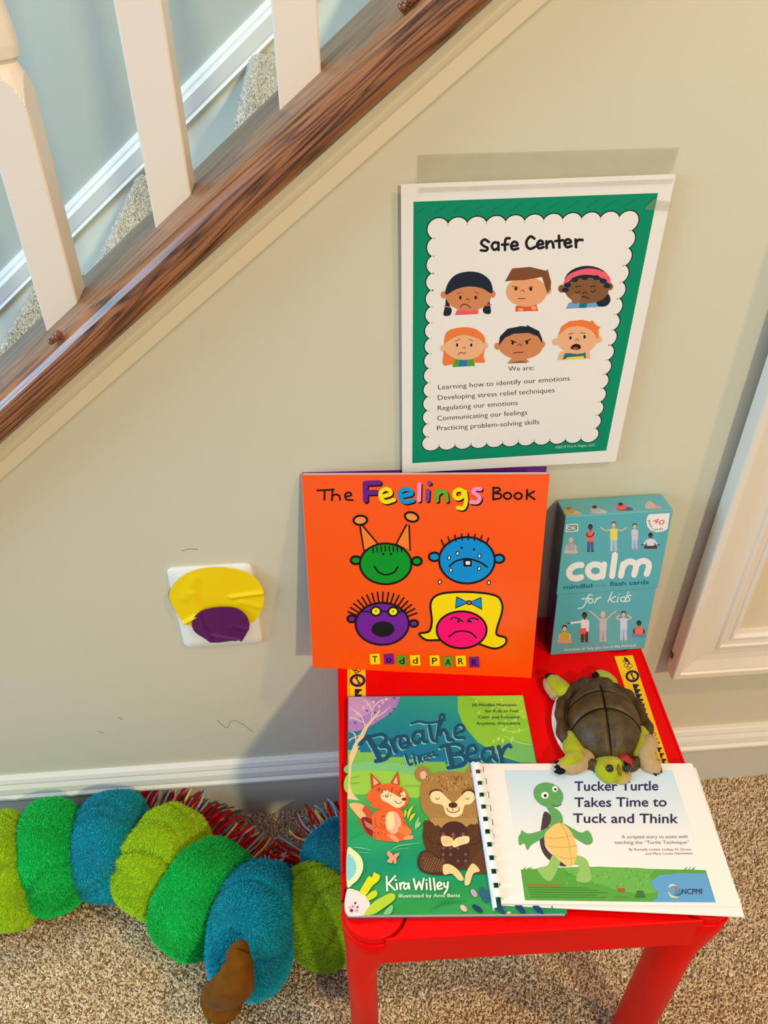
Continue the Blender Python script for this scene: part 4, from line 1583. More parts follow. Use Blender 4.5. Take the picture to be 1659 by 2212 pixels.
# lime tree top right
p.poly((134, 192, 52), [(842, 78), (1300, 72), (1392, 548), (1290, 545), (1140, 500), (980, 400), (880, 280), (842, 180)])
p.poly((158, 204, 60), [(900, 78), (1298, 74), (1330, 240), (1200, 190), (1050, 120)])
p.poly((110, 178, 90), [(1130, 400), (1250, 380), (1365, 410), (1390, 545), (1290, 540), (1160, 490)])
for P in ([(1290, 80), (1240, 160), (1180, 200)], [(1310, 160), (1230, 250), (1150, 280)], [(1345, 300), (1240, 330), (1120, 300)], [(1365, 420), (1260, 400), (1150, 350)], [(1300, 100), (1150, 90)]):
    p.st((176, 212, 84), P, 9, taper=True)
for k in range(34):
    a = rng.random() * 1.5
    x, y = 900 + rng.random() * 420, 100 + rng.random() * 380
    if x - 870 > (y - 100) * .75:
        p.ell((190, 214, 110), x, y, 6, 12, 20)
# lettering
TC1, SH = (10, 74, 104), (120, 190, 190)
BRE = [([(152, 418), (186, 384), (245, 360), (310, 348), (338, 378), (300, 432)], 24), ([(300, 432), (352, 436), (362, 480), (330, 520), (268, 536)], 30), ([(212, 368), (262, 455), (298, 528)], 38),
       ([(372, 388), (388, 430), (406, 470)], 28), ([(386, 412), (402, 376), (428, 362), (440, 376)], 20),
       ([(440, 422), (492, 398), (478, 362), (446, 364), (434, 410), (462, 444), (512, 414)], 22),
       ([(584, 330), (546, 334), (524, 374), (550, 412), (588, 376)], 22), ([(592, 326), (602, 392), (624, 398)], 24),
       ([(642, 290), (662, 380), (692, 396)], 24), ([(518, 272), (570, 258), (625, 268), (690, 262), (748, 246)], 16),
       ([(694, 378), (706, 300), (716, 226), (738, 208), (744, 232), (716, 282), (704, 320)], 20), ([(712, 352), (738, 316), (764, 340), (776, 384), (806, 386)], 24),
       ([(824, 352), (882, 318), (878, 288), (850, 282), (822, 316), (828, 366), (886, 372)], 20)]
BEA = [([(722, 440), (760, 424), (830, 416), (876, 440), (862, 474), (812, 492)], 24), ([(812, 492), (872, 490), (898, 530), (868, 566), (776, 584)], 28), ([(772, 430), (790, 510), (806, 576)], 38),
       ([(916, 494), (970, 466), (958, 428), (922, 436), (904, 486), (926, 536), (994, 524)], 24),
       ([(1078, 448), (1034, 454), (1012, 500), (1040, 538), (1080, 504)], 24), ([(1086, 442), (1098, 510), (1118, 532)], 26),
       ([(1128, 436), (1144, 490), (1152, 556)], 28), ([(1150, 486), (1170, 446), (1200, 424), (1212, 436)], 26)]
LIKE = [([(474, 488), (500, 560), (524, 552)], 15), ([(534, 512), (546, 556)], 15), ([(526, 490), (530, 492)], 15), ([(562, 498), (572, 546)], 15), ([(592, 494), (568, 524)], 13), ([(570, 522), (596, 540)], 13),
        ([(606, 514), (632, 504), (622, 486), (605, 498), (612, 530), (638, 524)], 12), ([(666, 476), (644, 484), (648, 506), (668, 494)], 12), ([(672, 470), (680, 498), (700, 492)], 13)]
for P, w in BRE + BEA + LIKE:
    p.st(SH, [(x - 9, y + 10) for x, y in P], w * .8)
for P, w in BRE + BEA + LIKE:
    p.st(TC1, P, w)
for s_, a, b_ in (('30 Mindful Moments', (942, 152), (1255, 150)), ('for Kids to Feel', (1035, 194), (1265, 193)), ('Calm and Focused', (985, 237), (1272, 236)), ('Anytime, Anywhere', (972, 281), (1280, 280))):
    p.text((44, 84, 50), s_, a, b_, 20, .004)
# fox
FO, FD, CRM = (226, 96, 40), (190, 64, 34), (246, 208, 160)
p.poly((200, 74, 40), [(80, 840), (130, 828), (190, 848), (240, 900), (262, 960), (250, 1060), (215, 1060), (170, 1000), (140, 930), (90, 870)], True)
p.poly((246, 176, 120), [(80, 842), (130, 830), (185, 850), (170, 880), (200, 930), (160, 940), (120, 900)], True)
p.poly((122, 30, 34), [(165, 940), (215, 935), (290, 1000), (282, 1040), (240, 1064), (190, 1020)], True)
for k in range(9):
    p.st((230, 140, 110), [(185 + k * 10, 955 + k * 6), (205 + k * 10, 1000 + k * 6)], 4, taper=False)
p.poly(FD, [(228, 618), (300, 690), (296, 720), (236, 730)])
p.poly((236, 170, 130), [(246, 645), (286, 690), (250, 712)])
p.poly(FD, [(420, 608), (370, 690), (400, 715), (436, 700)])
p.poly((236, 170, 130), [(414, 638), (386, 690), (420, 700)])
p.poly(FO, [(264, 890), (240, 970), (262, 1060), (330, 1100), (460, 1095), (505, 1040), (470, 960), (440, 880)], True)
p.poly(FO, [(196, 800), (232, 740), (300, 702), (400, 700), (470, 740), (498, 800), (470, 860), (390, 884), (270, 872), (225, 850), (240, 830)], True)
p.poly((248, 214, 166), [(300, 770), (330, 742), (380, 760), (430, 790), (470, 800), (466, 840), (420, 866), (380, 850), (350, 830), (310, 810)], True)
p.ell((248, 214, 166), 458, 775, 18, 26)
p.st((120, 50, 30), [(332, 782), (344, 792), (356, 780)], 5)
p.ell((90, 40, 30), 464, 805, 16, 11)
p.st((110, 50, 30), [(400, 815), (420, 836), (448, 828)], 5)
p.poly((240, 168, 140), [(350, 905), (400, 892), (440, 940), (438, 1010), (390, 1050), (345, 1020), (330, 960)], True)
p.poly((246, 210, 150), [(345, 910), (390, 900), (395, 1000), (350, 1010)], True)
p.ell(FO, 290, 1055, 46, 40)
p.ell((236, 120, 60), 470, 1025, 50, 32, 20)
p.poly((244, 150, 110), [(345, 1052), (400, 1060), (430, 1100), (400, 1104), (372, 1078)], True)
p.poly((244, 150, 110), [(460, 1070), (520, 1058), (528, 1082), (470, 1092)], True)
p.st(FD, [(262, 930), (270, 990), (340, 1020)], 5)
p.st(FD, [(440, 930), (470, 980), (510, 1000)], 5)
for k in range(46):
    x, y = 270 + rng.random() * 190, 720 + rng.random() * 60
    p.st((130, 50, 26), [(x, y), (x + 2, y + 8)], 4, False)
for k in range(20):
    x, y = 250 + rng.random() * 90, 920 + rng.random() * 150
    p.st((130, 50, 26), [(x, y), (x + 2, y + 8)], 4, False)
# bear
BD, BM, BL_ = (84, 48, 22), (164, 122, 64), (240, 200, 140)
p.poly(BD, [(600, 1010), (640, 950), (980, 950), (1030, 1020), (1034, 1120), (1010, 1140), (1000, 1240), (960, 1290), (700, 1300), (640, 1200), (600, 1100)], True)
p.poly((70, 38, 22), [(560, 1230), (580, 1180), (640, 1165), (740, 1240), (800, 1290), (830, 1330), (700, 1340), (600, 1320), (562, 1280)], True)
p.poly((96, 56, 30), [(575, 1230), (600, 1185), (650, 1185), (740, 1260), (760, 1310), (640, 1320), (590, 1290)], True)
p.poly((96, 56, 30), [(940, 1240), (1000, 1170), (1056, 1160), (1058, 1310), (980, 1330), (900, 1310)], True)
for s_, ex_ in ((0, 592), (1, 948)):
    p.ell(BM, ex_, 628, 52, 54)
    p.ell((226, 176, 150), ex_ + 8, 636, 24, 28)
p.poly(BM, [(578, 760), (590, 690), (650, 630), (760, 612), (890, 625), (970, 680), (1002, 780), (1004, 880), (960, 960), (860, 1010), (740, 1005), (650, 950), (590, 870)], True)
p.poly((176, 134, 74), [(640, 950), (700, 935), (830, 945), (960, 935), (985, 960), (960, 985), (930, 978), (905, 1000), (878, 992), (850, 1020), (820, 1006), (790, 1024), (762, 1002), (730, 1010), (708, 988), (680, 992), (665, 968)], True, n=4)
p.ell((70, 36, 30), 816, 1040, 96, 80)
p.ell((70, 36, 30), 820, 1190, 106, 96)
for k in range(9):
    for x, y in ((740 + (k % 3) * 70, 1050 + (k // 3) * 12), (740 + (k % 4) * 52, 1150 + (k // 3) * 45)):
        for a in (0, 60, 120):
            dx, dy = 11 * math.cos(math.radians(a)), 11 * math.sin(math.radians(a))
            p.st((150, 92, 84), [(x - dx, y - dy), (x + dx, y + dy)], 3.5, False)
for P in ([(610, 1040), (660, 1110), (740, 1125)], [(1010, 1040), (990, 1110), (910, 1130)]):
    p.st((60, 30, 18), P, 6)
p.poly(BL_, [(725, 1070), (780, 1068), (812, 1095), (806, 1130), (740, 1134)], True)
p.poly((246, 214, 160), [(806, 1130), (830, 1080), (914, 1066), (918, 1110), (860, 1130), (820, 1144)], True)
for x in (745, 765, 785, 845, 865, 885):
    p.st((210, 160, 110), [(x, 1080), (x + 2, 1120)], 4, False)
p.poly(BL_, [(740, 1270), (790, 1265), (850, 1310), (884, 1370), (850, 1376), (800, 1330), (745, 1335)], True)
p.poly(BL_, [(895, 1340), (930, 1270), (960, 1262), (996, 1310), (950, 1330), (925, 1400), (892, 1408)], True)
p.ell((92, 52, 30), 690, 770, 50, 36)
p.ell((92, 52, 30), 920, 770, 50, 36)
p.poly((246, 212, 158), [(648, 780), (670, 752), (720, 752), (760, 790), (810, 830), (860, 790), (900, 752), (945, 758), (962, 800), (930, 840), (890, 850), (870, 910), (815, 934), (760, 910), (735, 850), (680, 835), (655, 815)], True)
for x in (700, 908):
    p.st((120, 70, 40), [(x - 13, 798), (x, 808), (x + 13, 798)], 5)
p.ell((84, 40, 32), 808, 848, 32, 20)
p.st((110, 56, 36), [(808, 868), (808, 888)], 5, False)
p.st((110, 56, 36), [(766, 868), (776, 890), (812, 900), (848, 888), (852, 866)], 6)
for k in range(70):
    x, y = 620 + rng.random() * 370, 640 + rng.random() * 100
    p.st(((104, 70, 30), (214, 176, 118))[k % 2], [(x, y), (x + 3, y + 11)], 4.5, False)
for k in range(80):
    x, y = 620 + rng.random() * 400, 900 + rng.random() * 80 if k % 2 else 1000 + rng.random() * 130
    if not (700 < x < 930):
        p.st(((120, 84, 40), (200, 160, 110))[k % 2], [(x, y), (x + 3, y + 11)], 4, False)
for k in range(40):
    p.st((170, 130, 90), [(590 + rng.random() * 160, 1200 + rng.random() * 100)] * 1 + [(0, 0)] if False else [(600 + 3.5 * k, 1215 + (k * 37) % 90), (602 + 3.5 * k, 1224 + (k * 37) % 90)], 3.5, False)
# plants, butterfly, discs
for P, c_ in (([(490, 940), (500, 900), (524, 856)], (196, 206, 40)), ([(505, 960), (520, 930), (540, 910)], (214, 206, 60)), ([(470, 930), (474, 900), (470, 885)], (170, 196, 80)),
              ([(546, 1016), (552, 980), (568, 936)], (142, 196, 120)), ([(550, 1010), (568, 985), (578, 970)], (150, 200, 130))):
    p.st(c_, P, 20, taper=True)
for P in ([(90, 660), (150, 645)], [(88, 700), (150, 690)], [(450, 715), (570, 712)], [(85, 1080), (180, 1045)], [(640, 1590), (740, 1540), (900, 1520)], [(700, 1530), (820, 1500)]):
    p.st((30, 110, 60), P, 6, taper=True)
for P in ([(370, 1170), (430, 1135), (580, 1115)], [(400, 1160), (500, 1150)], [(100, 1145), (160, 1150), (230, 1165)], [(120, 1180), (220, 1185)]):
    p.st((150, 206, 150), P, 5, taper=True)
for P in ([(388, 1206), (355, 1170), (345, 1195), (360, 1220), (345, 1245), (380, 1255)], [(388, 1206), (420, 1185), (430, 1195), (410, 1225), (412, 1250), (396, 1262)]):
    p.poly((238, 150, 120), P, True)
p.poly((216, 224, 170), [(66, 1160), (120, 1172), (165, 1220), (178, 1290), (150, 1360), (110, 1400), (64, 1414)], True)
p.poly((130, 200, 204), [(66, 1200), (110, 1220), (130, 1290), (110, 1350), (64, 1370)], True)
for a in np.linspace(-1.2, 1.2, 11):
    p.st((236, 230, 190), [(70 + 62 * math.cos(a), 1288 + 80 * math.sin(a)), (70 + 92 * math.cos(a), 1288 + 112 * math.sin(a))], 6, False)
p.poly((232, 212, 214), [(62, 1450), (130, 1448), (190, 1480), (225, 1540), (228, 1600), (215, 1618), (60, 1618)], True)
for x, y, r_, c_ in ((96, 1590, 13, (120, 40, 90)), (122, 1538, 9, (110, 40, 90)), (138, 1566, 8, (110, 40, 90)), (106, 1562, 12, (206, 150, 170)), (132, 1590, 12, (206, 150, 170)), (82, 1568, 10, (214, 166, 180))):
    p.ell(c_, x, y, r_)
p.poly((214, 214, 10), [(152, 1460), (190, 1390), (215, 1350), (240, 1355), (252, 1322), (270, 1330), (294, 1345), (285, 1380), (240, 1420), (200, 1480), (180, 1476)], True)
p.poly((196, 208, 40), [(200, 1490), (250, 1450), (275, 1460), (270, 1490), (215, 1520)], True)
p.poly((178, 202, 50), [(185, 1616), (240, 1540), (300, 1500), (370, 1468), (402, 1485), (390, 1520), (310, 1580), (250, 1616)], True)
p.poly((120, 190, 120), [(320, 1616), (345, 1575), (375, 1550), (388, 1570), (370, 1612)], True)
for cx_, cy_, rx_, ry_, rot_, c_ in ((955, 1468, 18, 32, -35, (190, 160, 190)), (882, 1574, 18, 30, -45, (236, 180, 170)), (1030, 1480, 26, 60, -20, (40, 90, 130)), (980, 1576, 44, 18, 35, (16, 60, 90)),
                                     (1130, 1560, 70, 20, 55, (20, 70, 120)), (1270, 1560, 70, 20, 50, (16, 60, 110)), (1400, 1572, 60, 18, 45, (16, 60, 110)), (1200, 1605, 16, 8, 0, (236, 190, 160)), (1500, 1560, 18, 4, 60, (20, 90, 90)), (1030, 970, 14, 60, -20, (20, 90, 100))):
    p.ell(c_, cx_, cy_, rx_, ry_, rot_)
CW = (244, 240, 222)
for P in ([(342, 1352), (346, 1450)], [(402, 1348), (352, 1404)], [(356, 1402), (400, 1446)], [(412, 1402), (416, 1440)], [(404, 1376), (408, 1376)], [(436, 1398), (440, 1440)], [(440, 1414), (450, 1398), (464, 1394)],
          [(494, 1402), (470, 1404), (464, 1430), (480, 1438), (494, 1414)], [(496, 1400), (502, 1438)], [(532, 1368), (548, 1442)], [(548, 1442), (570, 1388)], [(570, 1388), (588, 1442)], [(588, 1442), (602, 1366)],
          [(622, 1398), (624, 1440)], [(620, 1376), (622, 1376)], [(644, 1364), (652, 1444)], [(672, 1366), (682, 1446)], [(702, 1422), (728, 1408), (714, 1392), (698, 1408), (704, 1438), (732, 1434)],
          [(744, 1398), (750, 1424), (766, 1422)], [(772, 1392), (768, 1436), (748, 1472)]):
    p.st(CW, P, 13)
p.text((232, 236, 220), 'Illustrated by Anni Betts', (427, 1499), (857, 1496), 25, .004)
p.build('cover_print', M_PRINT, bear)

# ================================================================= COMB-BOUND BOOKLET
QZ = TZ + .0004 + BT + .0034
qt = [on_z(*q, QZ) for q in ((1083, 1952), (1603, 1958), (1494.5, 1649), (1034.5, 1649.5))]
Mq = plane_frame(qt[0], qt[1] - qt[0], (0, 0, 1))
bk2 = thing('comb_bound_booklet', Mq, 'white comb-bound booklet with a turtle drawing on its cover lying half over the storybook', 'booklet')
A = np.array(Mq.inverted())
q4 = [(A[:3, :3] @ w_ + A[:3, 3])[:2] for w_ in qt]
for k in range(6):
    o_ = np.array([.0012 * k, -.0014 * k]) if k else np.zeros(2)
    b_ = (.0001 * k, .0002 * k, .0003 * k, .0004 * k, .0034, .0036)[k]
    sh = [q4[0] + (.0, -.15 * b_), q4[1] + (.10 * b_, -2.2 * b_), q4[2] + (1.0 * b_, -1.0 * b_), q4[3]]
    v, f = prism(sh, -.0003 - .00052 * k, -.00052 * k)
    mk('cover_sheet' if k == 0 else 'page', v, f, M_PAPER, bk2, frame=Mq)
ldir = (q4[3] - q4[0])
Ll = np.linalg.norm(ldir)
ldir = ldir / Ll
ndir = np.array([ldir[1], -ldir[0]])               # towards the page
Ms = plane_frame(qt[0], np.array(Mq)[:3, :3] @ np.array([ndir[0], ndir[1], 0]), (0, 0, 1))
# in Ms: x runs into the page, y up the spine
arc = [(-.0038 + .0042 * math.cos(a), -.0012 + .0042 * math.sin(a)) for a in np.linspace(math.radians(250), math.radians(110), 9)]
out = [(x, z) for x, z in arc] + [(x + .0008, z * .86) for x, z in arc[::-1]]
V = [(x, -.004, z) for x, z in out] + [(x, Ll + .001, z) for x, z in out]
n = len(out)
F = [(i, (i + 1) % n, n + (i + 1) % n, n + i) for i in range(n)] + [tuple(range(n))[::-1], tuple(range(n, 2 * n))]
M_COMB = mat('comb_plastic', (236, 238, 240), .22, .6)
mk('comb_spine', V, F, M_COMB, bk2, frame=Ms)
path = [(-.0072, .0), (-.0070, .0018), (-.0056, .0034), (-.0034, .0042), (-.0008, .0040), (.0016, .0026), (.0030, .0008), (.0032, -.0004)]
for k in range(11):
    y0 = .004 + k * (Ll - .006) / 10.55
    y1 = y0 + .0078
    V = []
    for yy_ in (y0, y1):
        V += [(x, yy_, z) for x, z in path] + [(x * .94 - .0001, yy_, z - .0006) for x, z in path[::-1]]
    n = len(path) * 2
    F = [(i, (i + 1) % n, n + (i + 1) % n, n + i) for i in range(n)] + [tuple(range(n))[::-1], tuple(range(n, 2 * n))]
    mk('comb_ring', V, F, M_COMB, bk2, frame=Ms)
K6 = (1020, 1620, .3616)
p = Print(Mq, K6)
for x, y in ((66, 132), (84, 205), (98, 285), (110, 365), (122, 448), (130, 535), (138, 625), (150, 715), (162, 812)):
    p.st((60, 56, 70), [(x - 6, y - 34), (x, y - 30), (x + 2, y)], 4, False)
p.field([(190, 120), (1195, 122), (1390, 712), (288, 706)], lambda s, t: lerp((196, 216, 230), (238, 230, 226), t * 1.25), 8, 16)
GR = (88, 156, 62)
p.poly(GR, [(290, 714), (600, 700), (760, 697), (1100, 712), (1395, 718), (1455, 910), (1050, 908), (315, 898)])
p.poly((104, 172, 76), [(560, 704), (900, 702), (1080, 716), (1060, 760), (1100, 850), (900, 846), (760, 800), (640, 760)], True)
for x0_, w_ in ((300, 14), (318, 20), (340, 12), (1262, 16), (1290, 10), (1306, 18)):
    p.poly(GR, [(x0_, 716), (x0_ + w_, 716), (x0_ + w_ * 1.6, 690 + w_ * .3)])
for k in range(90):
    x, y = 560 + rng.random() * 520, 712 + rng.random() * 110
    p.st(((140, 190, 110), (84, 156, 60))[k % 2], [(x, y), (x + 6, y - 9)], 4, False)
p.poly((96, 156, 204), [(1395, 738), (1240, 736), (1120, 748), (1070, 782), (1078, 820), (1108, 850), (1104, 885), (1070, 909), (1455, 911)])
for k in range(5):
    p.st((60, 118, 50), [(335 + k * 4, 822 + k * 14), (700 + (k * 53) % 110, 826 + k * 14)], 3.5, False)
p.st((150, 112, 66), [(330, 806), (526, 812)], 13, False)
p.poly((60, 110, 60), [(972, 884), (985, 842), (1020, 842), (1036, 884)])
p.poly((168, 84, 50), [(866, 826), (914, 828), (910, 850), (870, 848)])
p.st((92, 134, 60), [(855, 878), (930, 880)], 8, False)
# plain cartoon turtle of the cover's size and colours
TG, TGL, BEL, SHL = (96, 160, 92), (146, 186, 100), (240, 192, 112), (72, 58, 60)
p.poly(SHL, [(430, 372), (466, 390), (470, 430), (450, 470), (432, 560), (470, 620), (530, 650), (570, 690), (520, 692), (440, 640), (405, 560), (412, 460)], True)
p.poly(TGL, [(480, 630), (525, 650), (520, 690), (480, 772), (440, 780), (390, 712), (450, 690)], True)
p.poly(TGL, [(600, 635), (660, 640), (695, 680), (708, 782), (622, 782), (640, 700), (600, 680)], True)
p.poly(TG, [(480, 440), (440, 470), (380, 492), (330, 500), (296, 482), (290, 500), (276, 524), (282, 570), (310, 560), (330, 600), (352, 570), (400, 540), (450, 500)], True)
p.poly(TG, [(540, 440), (600, 470), (650, 495), (690, 482), (716, 520), (718, 552), (690, 568), (650, 552), (590, 510), (555, 480)], True)
p.poly(TG, [(436, 320), (480, 340), (530, 380), (540, 440), (500, 470), (466, 450), (470, 400)], True)
p.poly(BEL, [(500, 442), (545, 445), (590, 490), (620, 560), (625, 630), (600, 690), (560, 690), (500, 640), (440, 570), (436, 500)], True)
for P in ([(528, 442), (570, 520), (596, 690)], [(440, 522), (500, 530), (606, 510)], [(450, 576), (540, 584), (624, 572)], [(520, 640), (570, 650), (620, 644)]):
    p.st((200, 150, 80), P, 4)
p.ell(TG, 455, 270, 92, 72, 22)
p.ell((244, 240, 236), 434, 272, 22, 20)
p.ell((24, 28, 34), 436, 274, 9, 10)
p.ell((244, 240, 236), 494, 234, 16, 18)
p.ell((24, 28, 34), 496, 236, 7, 8)
p.st((54, 100, 54), [(478, 330), (505, 338), (532, 326)], 6)
NT = (44, 40, 84)
for s_, a, b_ in (('Tucker Turtle', (612, 245), (1110, 242)), ('Takes Time to', (612, 341), (1160, 338)), ('Tuck and Think', (603, 436), (1228, 438))):
    p.text(NT, s_, a, b_, 56, .012)
for s_, a, b_, h_ in (('A scripted story to assist with', (893, 530), (1287, 528), 20), ('teaching the “Turtle Technique”', (850, 563), (1295, 562), 20),
                      ('By Rochelle Lentini, Lindsay N. Giroux', (937, 603), (1310, 602), 15), ('and Mary Louise Hemmeter', (1035, 628), (1320, 625), 15)):
    p.text((120, 104, 116), s_, a, b_, h_, -.004)
p.text((36, 40, 70), 'NCPMI', (1252, 862), (1372, 862), 32, .01)
for P, c_ in (([(1172, 822), (1190, 808), (1215, 812)], (240, 226, 170)), ([(1172, 850), (1190, 876), (1232, 882)], (240, 214, 130)), ([(1206, 812), (1222, 834), (1206, 856)], (214, 74, 70)), ([(1240, 828), (1232, 850), (1206, 866)], (30, 150, 130)),
              ([(1250, 846), (1240, 864), (1212, 872)], (30, 100, 160))):
    p.st(c_, P, 10, taper=True)
p.build('cover_print', M_PRINTM, bk2)

# ================================================================= PLUSH TURTLE
tc_ = on_z(1306, 1556, TZ + .018)
hd_ = on_z(1330, 1690, TZ + .018)
hv = hd_ - tc_
hv /= np.linalg.norm(hv)
rv = np.array([-hv[1], hv[0], 0])                  # towards the picture's right
T0 = np.array([tc_[0], tc_[1], TZ + .0006])
Mtt = Matrix(((rv[0], hv[0], 0, T0[0]), (rv[1], hv[1], 0, T0[1]), (0, 0, 1, T0[2]), (0, 0, 0, 1)))
turtle = thing('plush_turtle', Mtt, 'plush toy turtle with a brown leatherette shell and yellow-green head resting over the booklet edge', 'plush toy')
M_SHELL = mat('shell_leatherette', (72, 53, 18), .46, .4, noise=(110, .42), bump=(380, .5, .0008))
M_RIM = mat('shell_rim_leatherette', (70, 50, 20), .5, .35, noise=(60, .25), bump=(300, .3, .0008))
M_GRN = mat('yellow_green_plush', (164, 168, 18), .9, .15, noise=(90, .16), bump=(900, .5, .0006), sheen=.3)
M_TAN = mat('tan_plush', (178, 150, 104), .9, .15, noise=(90, .12), bump=(900, .5, .0006), sheen=.3)
M_CREAM = mat('cream_plush', (226, 214, 190), .9, .15, bump=(900, .4, .0005), sheen=.3)
M_CLAW = mat('black_felt', (16, 16, 18), .85, .2)
M_EYE = mat('black_bead', (8, 8, 10), .06, .8)
SA, SB, SH_ = .0455, .0370, .027
ZB = .014


def tl(px, py, z):                                 # pixel at height z above the table -> turtle frame
    w = on_z(px, py, TZ + z)
    A_ = np.array(Mtt.inverted())
    return A_[:3, :3] @ w + A_[:3, 3]


def dome(a, b_):
    q = max(0.0, 1 - (a / SA) ** 2 - (b_ / SB) ** 2)
    return ZB + SH_ * q ** .62


seams = [-1.0, -.50, .04, 1.0]
for side in (-1, 1):
    for k in range(3):
        V, F = [], []
        na, nb_ = 14, 14
        for i in range(na + 1):
            for j in range(nb_ + 1):
                s, t = i / na, j / nb_
                bend = .26 * t * t
                a0 = seams[k] + (bend if k > 0 else 0)
                a1 = seams[k + 1] + (bend if k < 2 else 0)
                an = a0 + (a1 - a0) * s
                an = max(-1, min(1, an))
                bm = SB * math.sqrt(max(0, 1 - an * an))
                b0 = -.003 * math.cos(an * 1.6)
                bb_ = b0 + (side * bm - b0) * t
                a = an * SA
                z = dome(a, bb_)
                ds = min(s if k > 0 else 9, (1 - s) if k < 2 else 9) * (a1 - a0) * SA
                dt = t * bm
                gd = math.exp(-(ds / .0016) ** 2) + math.exp(-(dt / .0016) ** 2)
                puff = .0016 * math.sin(math.pi * min(1, max(0, s))) * math.sin(math.pi * min(1, t * 1.0)) if 0 < t < 1 else 0
                V.append((bb_, a, z - .0024 * min(1, gd) + puff - (.003 if t == 1 else 0)))
        for i in range(na):
            for j in range(nb_):
                q = (i * (nb_ + 1) + j, i * (nb_ + 1) + j + 1, (i + 1) * (nb_ + 1) + j + 1, (i + 1) * (nb_ + 1) + j)
                F.append(q if side < 0 else q[::-1])
        mk('shell_panel', V, F, M_SHELL, turtle, smooth=True, frame=Mtt)
# sunken dark stitching along the seams
M_STITCH = mat('seam_stitching', (26, 18, 8), .8, .1)


def seam(fn):
    pts = [fn(t) for t in np.linspace(0, 1, 15)]
    V, F = tube(pts, [.00048] * 15, 6, 1, up=(0, 0, 1))
    mk('seam', V, F, M_STITCH, turtle, frame=Mtt)


seam(lambda t: (-.003 * math.cos((t * 1.92 - .96) * 1.6), (t * 1.92 - .96) * SA, dome((t * 1.92 - .96) * SA, -.003) - .0014))
for k_ in (1, 2):
    for sd_ in (-1, 1):
        def cross(t, k_=k_, sd_=sd_):
            t = t * .97
            an = min(.98, seams[k_] + .26 * t * t)
            b_ = -.003 + (sd_ * SB * math.sqrt(1 - an * an) + .003) * t
            return (b_, an * SA, dome(an * SA, b_) - .0014)
        seam(cross)
# ruffled rim
V, F = [], []
ns = 96
rp = [(.985, ZB + .0005), (1.0, ZB - .0022), (1.05, ZB - .0012), (1.13, ZB + .0020), (1.22, ZB + .0022), (1.29, ZB - .0008), (1.315, ZB - .005), (1.27, ZB - .008), (1.0, ZB - .009)]
for i, (k, z) in enumerate(rp):
    for j in range(ns):
        a = 2 * math.pi * j / ns
        w = 1 + (.020 * math.sin(9 * a + 1) + .016 * math.sin(17 * a + 2)) * min(1, max(0, (k - 1) * 8))
        zz = z + (.0013 * math.sin(13 * a + .5) + .0009 * math.sin(23 * a)) * min(1, max(0, (k - 1) * 8))
        V.append((SB * k * w * math.cos(a) * 1.0, SA * k * w * math.sin(a), zz))
for i in range(len(rp) - 1):
    F += [(i * ns + j, i * ns + (j + 1) % ns, (i + 1) * ns + (j + 1) % ns, (i + 1) * ns + j) for j in range(ns)]
V = [(x, y, z) for x, y, z in V]
mk('shell_rim', V, F, M_RIM, turtle, smooth=True, frame=Mtt)
# cream belly
V, F = [], []
bp = [(.0, .0), (.85, .0004), (1.10, .0022), (1.25, .0055), (1.315, .0080), (1.27, .0092), (1.0, .0094), (0, .0094)]
for k, z in bp:
    V += [(SB * k * math.cos(2 * math.pi * j / 48) - .0030, SA * k * math.sin(2 * math.pi * j / 48), z) for j in range(48)]
for i in range(len(bp) - 1):
    F += [(i * 48 + j, i * 48 + (j + 1) % 48, (i + 1) * 48 + (j + 1) % 48, (i + 1) * 48 + j) for j in range(48)]
mk('belly', V, F, M_CREAM, turtle, smooth=True, frame=Mtt)


def limb(pts, radii, m, name='leg', flat=(1, .7), par=None):
    P_ = [tl(*q) for q in pts]
    V, F = tube(P_, radii, 16, 5, flat, wob=.04, seed=len(pts))
    return mk(name, V, F, m, par or turtle, smooth=True, frame=Mtt)


def claws(par, px, py, z, dx, dy, n=3, spread=5, ln=9):
    parts = []
    for k in range(n):
        o_ = (k - (n - 1) / 2) * spread
        base = tl(px - dy * o_, py + dx * o_, z)
        tip = tl(px + dx * ln - dy * o_ * 1.3, py + dy * ln + dx * o_ * 1.3, z - .001)
        parts.append(tube([base, (base + tip) / 2, tip], [.0038, .0036, .0014], 8, 2, (1, .6)))
    mk('claws', *join(*parts), M_CLAW, par, smooth=True, frame=Mtt)


# front legs: green sleeve plus tan foot folded outwards
lg = limb([(1240, 1596, .010), (1240, 1618, .012), (1256, 1638, .012)], [.0105, .0105, .0085], M_GRN)
ft = mk('foot', *tube([tl(1266, 1632, .012), tl(1250, 1648, .012), (tl(1232, 1652, .0135)), tl(1218, 1655, .0135)], [.0088, .0095, .0100, .0082], 16, 5, (1, .75), wob=.04), M_TAN, lg, smooth=True, frame=Mtt)
up_ = mk('foot_top', *tube([tl(1248, 1632, .0185), tl(1232, 1640, .0200), tl(1222, 1646, .0190)], [.0058, .0062, .0050], 14, 5, (1, .55)), M_GRN, lg, smooth=True, frame=Mtt)
claws(lg, 1213, 1657, .016, -1, 0, 3, 8, 13)
lg = limb([(1386, 1588, .010), (1382, 1612, .012), (1388, 1634, .012)], [.0110, .0110, .0090], M_GRN)
ft = mk('foot', *tube([tl(1402, 1604, .014), tl(1394, 1628, .014), tl(1402, 1648, .013), tl(1411, 1656, .012)], [.0090, .0088, .0098, .0080], 16, 5, (1, .75), wob=.04), M_TAN, lg, smooth=True, frame=Mtt)
claws(lg, 1418, 1663, .012, .5, .85, 3, 5, 8)
lg = limb([(1222, 1496, .010), (1206, 1482, .011), (1196, 1472, .011)], [.0100, .0100, .0085], M_GRN)
